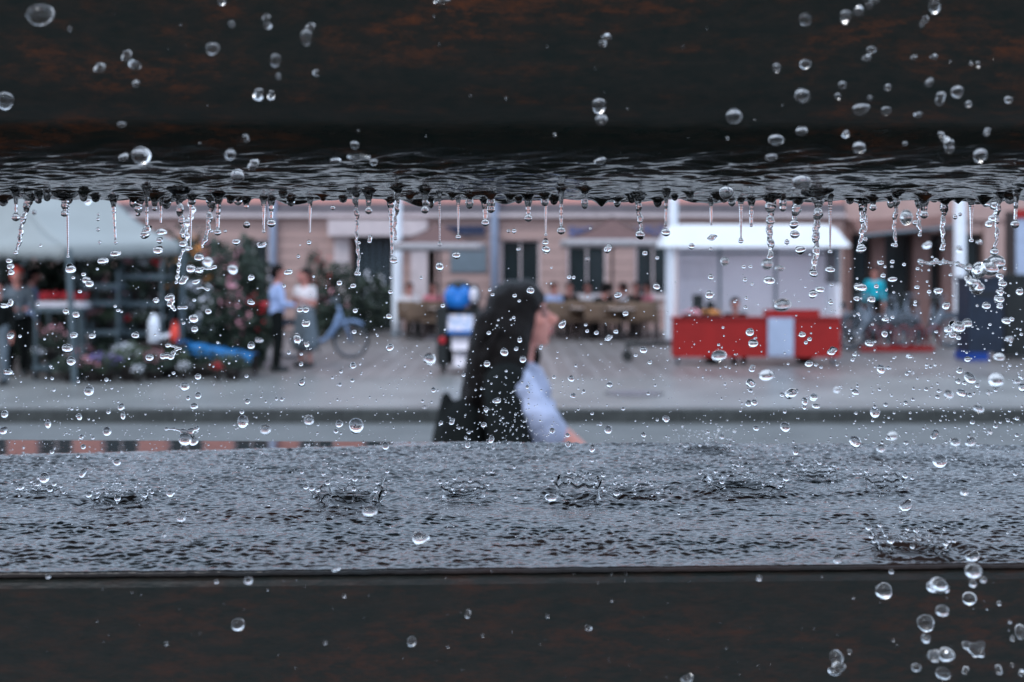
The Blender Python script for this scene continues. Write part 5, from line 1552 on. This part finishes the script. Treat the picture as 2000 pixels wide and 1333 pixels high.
reg(1180, 380, 3.333, '703 280 60 32,695 357 30,693 540 40,698 650 62 55,1078 560 80 55,1278 358 65 50,1468 492 70 48,908 472 32,952 470 30,917 557 32,963 585 24,925 677 26,921 738 34,950 900 50 55,972 967 60 50,1287 910 44,1337 943 34,1313 965 28,1485 1018 60 50,963 1132 45 42,955 1222 55 50,953 1278 34,1335 1103 55 40,1378 1110 26,1412 1125 26,1475 703 36 40,340 600 45,255 1015 52 45,205 1047 30,297 1093 34,90 655 45 35,137 775 38,28 352 40 45,570 340 48 42,1165 720 120 80b,785 435 60b,1065 455 80 70b,1145 480 70 35b,745 1045 95 70b,1055 1180 110 70b,1190 310 45 28,265 385 30 48,345 415 30,850 700 24,1360 650 60 55,1400 615 60 45,1630 1042 34,38 1242 34,287 1297 28,1160 1302 35,1363 1320 55 34,1515 1275 40b,75 893 34,33 935 30,1480 590 18 40,1658 602 70 65,1678 353 60 45,1645 678 40,400 248 62 50,1240 262 60 50')
reg(1600, 380, 3.333, '573 140 75 95b,745 30 60 48,885 147 34,918 130 28,910 350 50 42b,705 325 62 42b,635 605 42 34,775 625 55 45,830 720 42 48,347 680 55 50,325 965 60 42,425 910 36 50,435 812 40,400 1130 55 60,450 1130 28,590 1055 32 42,570 1168 30,230 1043 32,393 1270 26,232 1285 45,965 1075 46 36,912 1150 48 38,980 1185 70 75,925 1285 68 52,840 1295 60 62b,980 1308 36,778 1280 34,770 1318 36,1150 1212 100 95b,1170 1055 75 55b,1280 1220 38b,1100 1290 32b,945 1228 42 28,1325 1250 50,1215 825 60 48,1085 728 60 50,1305 630 45 65,1162 680 60,855 525 30,787 453 26,1045 310 48 38b,623 185 36,415 530 40 36,372 600 34,392 440 38 42,298 293 34,700 1110 26,1240 940 55 36b,480 330 34 28,475 440 42 24,475 555 60 34,640 485 34 22')
reg(0, 740, 2.857, '497 70 55,677 158 34 40,682 200 24 45,1105 95 40,1083 150 40 32,1350 235 60 70,1350 185 30,270 245 34 50,25 200 42,23 285 40,250 553 58 60,465 517 35 52,445 207 32 40,605 185 28,645 462 44 38,1380 128 34,1050 108 28,1890 250 40,1875 293 36 28,600 290 44 48,453 325 24 38,465 380 34 30,435 430 24,290 408 28,955 635 52 40b,915 870 40 24b,1010 775 50 60b,1480 285 60b,1030 45 50,1725 235 60b')
reg(650, 740, 2.857, '130 265 80 85,295 375 40 44,205 740 90 60b,495 885 90 60b,1210 662 56 52,1450 385 28 44,1317 362 34,1735 313 36 28,1855 220 36')
reg(1300, 740, 2.857, '475 18 44 46,475 68 26,463 140 40 38,497 128 38,703 82 68 50,650 90 30,825 105 48 42,775 120 34 45,775 155 28 40,838 153 50 26,665 272 54 56,505 277 36 30,1168 190 52 62,1048 345 54 60,1500 310 40 46,1228 145 28,1340 135 28,1265 318 60 52b,1240 330 30,1200 390 50 46b,727 403 32 50,1530 460 80 75b,1745 165 62 40b,1345 700 70 60b,1960 315 26,1615 355 55 45b,1705 345 56 50b,1810 295 32b,1840 265 30,1668 632 50 44b,957 1005 44 60b,1720 985 68 55b,520 1112 30 34')
reg(0, 0, 2, '157 60 105 80,390 265 42 30,495 217 42 34,520 252 40 48,530 322 28,20 395 60 70,830 192 54 46,1040 70 30 22,1045 98 36 26,1195 150 50 66,1212 105 34 24,1075 237 42 52,1087 298 22,1230 283 24,1010 368 42,1060 372 30,545 600 76 62,483 610 32,475 487 32 20,960 540 26,900 605 40 44,1395 612 85 28,1385 568 34,1310 630 46 26,1727 3 60 20,905 95 26,860 3 30,1460 635 30 24,990 642 44 34,926 690 60 54')
reg(1000, 0, 2, '367 143 38 30,358 170 32 28,340 415 52 60,347 470 50 40,870 455 64 58,1145 78 50,1035 265 30 36,1148 245 42 34,1133 375 62 54,1130 515 50 34,1030 547 64 44,1305 62 40 50,1355 40 38 46,1395 22 34 30,1415 3 36 20,1650 27 42 54,1615 72 24,1603 92 24,1390 225 34 30,1405 192 34 26,1290 333 34 30,1272 377 26,1365 422 60 40,1460 432 40 42,1398 383 22,1468 342 26,1573 223 24,1650 222 32 26,1630 318 28 30,1672 385 38 44,1740 358 48,1783 408 26,1590 445 30 20,1820 253 20 26,1793 247 16,1943 386 30 24,1855 515 24 26,1358 577 48 50,1305 520 26,1828 608 50 56,1535 562 30 16,1013 615 44 26,347 625 40 32,1130 712 80 60,840 752 60 56')
reg(0, 1080, 2, '845 113 24 16,970 110 34 26,930 282 52 46,1607 348 34 36,1828 238 22 28,1345 170 14,1310 65 34 18,650 355 18,1270 352 16')
reg(1000, 1000, 2, '1453 312 66 64,1805 228 58 52,1800 282 30,1787 338 50 48,1680 388 48 42,1617 437 64 66,1616 490 30,1270 570 52 60,1268 612 60 42,1655 565 50,1700 557 56 50,1683 632 60 46,1580 607 34 28,1772 618 28 26,1990 465 36 56,1955 495 22,1955 600 20,1900 615 30,1945 430 18,1903 358 20,965 260 22,295 452 24,688 648 40 32,137 408 18,1482 235 22,1840 265 24,1990 628 24,1318 548 18 22,1665 288 70 60')
Z.sort(key=lambda e: -e[2] * e[3])
print('drops listed', len(Z))

def zone(x, y):
    if y < 150: return 'before the rusty upper slab face'
    if y < 290: return 'before the dark slab face overhead'
    if y < 392: return 'before the rippling wet underside'
    if y > 1112: return 'before the lower slab face'
    if y > 868: return 'above the rippling water'
    if y > 830: return 'before the grey road strip'
    if y > 798: return 'before the dark kerb'
    if y > 742: return 'before the pale pavement strip'
    if 900 < x < 1090 and y > 545: return 'before the walking woman'
    if x < 350: return 'before the grey canopy' if y < 480 else 'before the plant racks'
    if x < 515: return 'before the stall shrubs'
    if x < 640: return 'before the standing couple'
    if x < 755: return 'before the doorway shrubs'
    if x < 800: return 'before the doorway pole'
    if x < 940: return 'before the display stand'
    if x < 1275: return 'before the cafe terrace' if y < 660 else 'before the paving'
    if x < 1650: return 'before the white trailer' if y < 610 else 'before the red counter'
    if x < 1850: return 'before the parked bicycles'
    return 'before the dark bins'

def slab_limit(y):
    d0 = [q[0] for q in prof_px]; r0 = [q[1] for q in prof_px]
    return np.interp(y, r0, d0)

variants = []
for k in range(10):
    v = ICO_V.copy()
    a = np.random.default_rng(k)
    amp = .04 if k < 4 else .11
    for _ in range(5):
        u = a.normal(size=3); u /= np.linalg.norm(u)
        v = v * (1 + amp * np.sin(v @ u * a.uniform(1.5, 3.2) + a.uniform(0, 6)))[:, None]
    me = bpy.data.meshes.new('water_drop'); me.from_pydata(v.tolist(), [], ICO_F); me.update()
    me.polygons.foreach_set('use_smooth', [True] * len(me.polygons)); me.materials.append(M_CLEAR)
    variants.append(me)

def drop_depth(x, y, b, rp, rg):
    lim = 9
    if y < 388: lim = float(slab_limit(y)) - .012
    if y > 1108: lim = .272
    if 868 < y <= 1108: lim = (CAMZ - WZ) * F / (y + rp * 1.2 - HZ) - .003
    if y < 388: d = lim - (rg.uniform(.006, .03))
    elif y > 1108: d = rg.uniform(.238, .266)
    elif b: d = rg.uniform(.262, .285) if rg.random() < .75 else rg.uniform(.50, .6)
    else: d = rg.uniform(.338, .376)
    return min(d, lim)

rg = np.random.default_rng(21)
keep, rest = Z[:300], Z[300:]
info = []
for (x, y, w, h_, b) in keep:
    s = math.sqrt(w * h_)
    size = 'tiny' if s < 9 else 'small' if s < 13 else 'middle-sized' if s < 18 else 'large'
    shp = 'flattened' if w / h_ > 1.25 else 'upright oval' if w / h_ < .8 else 'round'
    info.append((('blurred ' if b else '') + size + ' ' + shp, zone(x, y)))
byk = {}
for i, k in enumerate(info):
    byk.setdefault(k, []).append(i)
rank = {}
for k, l in byk.items():
    for r, i in enumerate(sorted(l, key=lambda i: keep[i][0])):
        rank[i] = (r, len(l))
lw_ = ['leftmost'] + [w + ' from left' for w in ordw[1:13]]
for i, (x, y, w, h_, b) in enumerate(keep):
    d = drop_depth(x, y, b, h_ / 2, rg)
    bl = 1.0
    o = link('water_drop', variants[int(rg.integers(0, 10))] if min(w, h_) < 22 else variants[int(rg.integers(0, 5))], None)
    o.location = P(x, y, d)
    k = d / F / 2
    o.scale = (w * k, (w + h_) / 2 * k, h_ * k)
    o.rotation_euler = (rg.uniform(-.15, .15), rg.uniform(-.2, .2), rg.uniform(0, 6.28) if abs(w - h_) < 3 else rg.uniform(-.2, .2))
    r, n_ = rank[i]
    lab = '%s water drop %s' % info[i]
    if n_ > 1 and n_ <= 13: lab += ', ' + lw_[r]
    tag(o, lab, 'water drop', 'water drops falling in the gap and splashing in front of the slabs')

# ------------------------------------------------------------------ irregular lumps of water
def lump(lab, pts, d, seed):
    """chain of px, py, r merged into one body of water"""
    o = P(pts[0][0], pts[0][1], d)
    rs = random.Random(seed)
    k = d / F
    pr_ = []
    for i, (x, y, r) in enumerate(pts):
        c = P(x, y, d + rs.uniform(-.5, .5) * r * k) - o
        pr_.append(ell(tuple(c), (r * k * rs.uniform(.9, 1.15), r * k, r * k * rs.uniform(.85, 1.1))))
        if i:
            x0, y0, r0 = pts[i - 1]
            if math.hypot(x - x0, y - y0) < 3.2 * (r + r0):
                pr_.append(cap(tuple(P(x0, y0, d) - o), tuple(c), r0 * k * .6, r * k * .6))
    b = blob('water_lump', pr_, max(.00022, .9 * k), M_CLEAR, None, 2, .0004, 260)
    b.location = o
    tag(b, lab, 'water lump', 'irregular lumps of flying water')
lump('large blurred water lump with a long tail before the bins at the right edge', [(1798, 512, 6), (1820, 514, 6), (1845, 512, 6), (1870, 516, 6), (1892, 524, 8), (1912, 528, 15), (1932, 522, 20), (1945, 512, 16)], .305, 1)
lump('bright water lump just below the large blurred one', [(1900, 552, 12), (1908, 562, 13), (1890, 545, 8)], .305, 2)
lump('chain of beads trailing right of the large blurred water lump', [(1952, 540, 7), (1958, 555, 8), (1952, 570, 7), (1950, 585, 8), (1953, 600, 6)], .335, 3)
lump('frothy water lump low before the dark navy bin', [(1862, 636, 10), (1850, 646, 8), (1872, 640, 12), (1888, 632, 10), (1860, 655, 7)], .315, 4)
lump('pale twisted water ribbon hanging by the right picture edge', [(1925, 398, 7), (1942, 402, 8), (1948, 416, 6), (1938, 428, 8), (1930, 438, 8)], .40, 5)
lump('white frothy stream falling behind the drips above the plants', [(372, 400, 6), (378, 410, 6), (372, 424, 6), (366, 436, 7), (362, 448, 6), (366, 462, 6), (360, 476, 6), (366, 486, 5)], .43, 6)
lump('bent clear thread of water below the frothy stream', [(358, 490, 4), (352, 504, 4), (350, 516, 4.5), (347, 530, 4), (346, 542, 4.5), (345, 552, 3.5)], .372, 7)
lump('small bridge of water beside the hanging drop above the shrubs', [(396, 525, 4), (405, 525, 3.4), (413, 524, 4), (419, 522, 4.6)], .36, 8)
lump('beaded water thread before the dark shrubs', [(386, 564, 3), (394, 561, 3), (402, 564, 3.4), (406, 566, 4)], .36, 9)
lump('frothy water lump before the middle of the plant racks', [(327, 584, 6), (333, 580, 7), (336, 588, 6), (332, 594, 6), (338, 600, 5), (342, 606, 4)], .36, 10)
lump('short bar of water right of the frothy lump at the racks', [(350, 602, 4), (356, 601, 3.6), (362, 600, 4.2)], .36, 11)
lump('glinting water lump with a curled tail left of the blue tarpaulin', [(318, 697, 6), (326, 694, 7), (334, 697, 6), (338, 690, 5), (345, 684, 4), (352, 682, 3.4), (328, 674, 5)], .362, 12)
lump('bright frothy lump above the calm strip at the left', [(362, 858, 13), (378, 862, 10), (372, 842, 7), (384, 838, 6), (358, 842, 6), (340, 838, 4), (326, 838, 4)], .35, 13)
lump('tilted clear water lump right of the red counter corner', [(1540, 772, 8), (1546, 768, 8), (1554, 764, 5)], .357, 14)
lump('knobbly water lump in front of the upper slab at the right', [(1838, 264, 7), (1846, 272, 8), (1854, 280, 10), (1856, 292, 10)], .25, 15)
lump('knobbly cluster of water low at the right before the lower slab', [(1888, 1262, 9), (1900, 1266, 11), (1914, 1260, 9), (1918, 1278, 8), (1906, 1276, 8)], .252, 16)
lump('three-lobed water lump left of the low knobbly cluster', [(1822, 1282, 10), (1838, 1278, 9), (1852, 1276, 9), (1846, 1286, 8)], .252, 17)
lump('tilted bright lump above the three-lobed water lump', [(1822, 1148, 12), (1834, 1142, 14), (1846, 1150, 9)], .256, 18)

# ------------------------------------------------------------------ fine spray, too small to count
rg = np.random.default_rng(77)
S = []
for (x, y, w, h_, b) in rest:
    S.append((x, y, (w + h_) / 4, drop_depth(x, y, b, h_ / 2, rg)))
for _ in range(1900):
    y = 470 + 400 * rg.beta(2.2, 1.0)
    S.append((rg.uniform(-20, 2020), y, .6 + rg.gamma(1.5, .5), rg.uniform(.325, .40)))
for _ in range(150):
    S.append((rg.normal(985, 45), rg.uniform(735, 866), .8 + rg.gamma(1.6, .5), rg.uniform(.335, .385)))
for _ in range(260):
    x = rg.uniform(1650, 2010); y = rg.uniform(500, 868)
    S.append((x, y, 1 + rg.gamma(1.8, .8), rg.uniform(.32, .39)))
for _ in range(900):
    y = 868 + 190 * rg.beta(1, 2.2)
    lim = (CAMZ - WZ) * F / (y - HZ)
    S.append((rg.uniform(-20, 2020), y, .8 + rg.gamma(1.5, .5), lim - rg.uniform(.004, .02)))
for _ in range(90):
    S.append((rg.uniform(0, 2000), rg.uniform(1115, 1330), .8 + rg.gamma(1.3, .5), rg.uniform(.25, .27)))
for _ in range(40):
    y = rg.uniform(0, 380)
    S.append((rg.uniform(0, 2000), y, 1 + rg.gamma(1.4, .8), float(slab_limit(y)) - rg.uniform(.012, .025)))
for (px, py, w, hgt, kd, lab) in crowns:
    for _ in range(55 if kd > 1 else 30):
        a = rg.uniform(0, 6.28); r_ = abs(rg.normal(0, .55)) * w
        x = px + math.cos(a) * r_; y = py - hgt * .5 - abs(math.sin(a)) * r_ * .45 - rg.uniform(0, hgt * .6)
        S.append((x, y, .8 + rg.gamma(1.5, .55), (CAMZ - WZ) * F / (py - HZ) + rg.uniform(-.004, .008)))
nv = len(ICO1_V)
V = np.empty((len(S), nv, 3))
for i, (x, y, r, d) in enumerate(S):
    V[i] = ICO1_V * (r * d / F) * np.array([1, 1, rg.uniform(.85, 1.2)]) + np.array(P(x, y, d))
Fc = (ICO1_F[None] + (np.arange(len(S)) * nv)[:, None, None]).reshape(-1, 3)
me = bpy.data.meshes.new('water_spray')
me.from_pydata(V.reshape(-1, 3).tolist(), [], Fc.tolist()); me.update()
sp = link('water_spray', me, M_CLEAR, None, True)
tag(sp, 'fine spray of tiny droplets hanging in the air of the gap', 'water spray', kind='stuff')
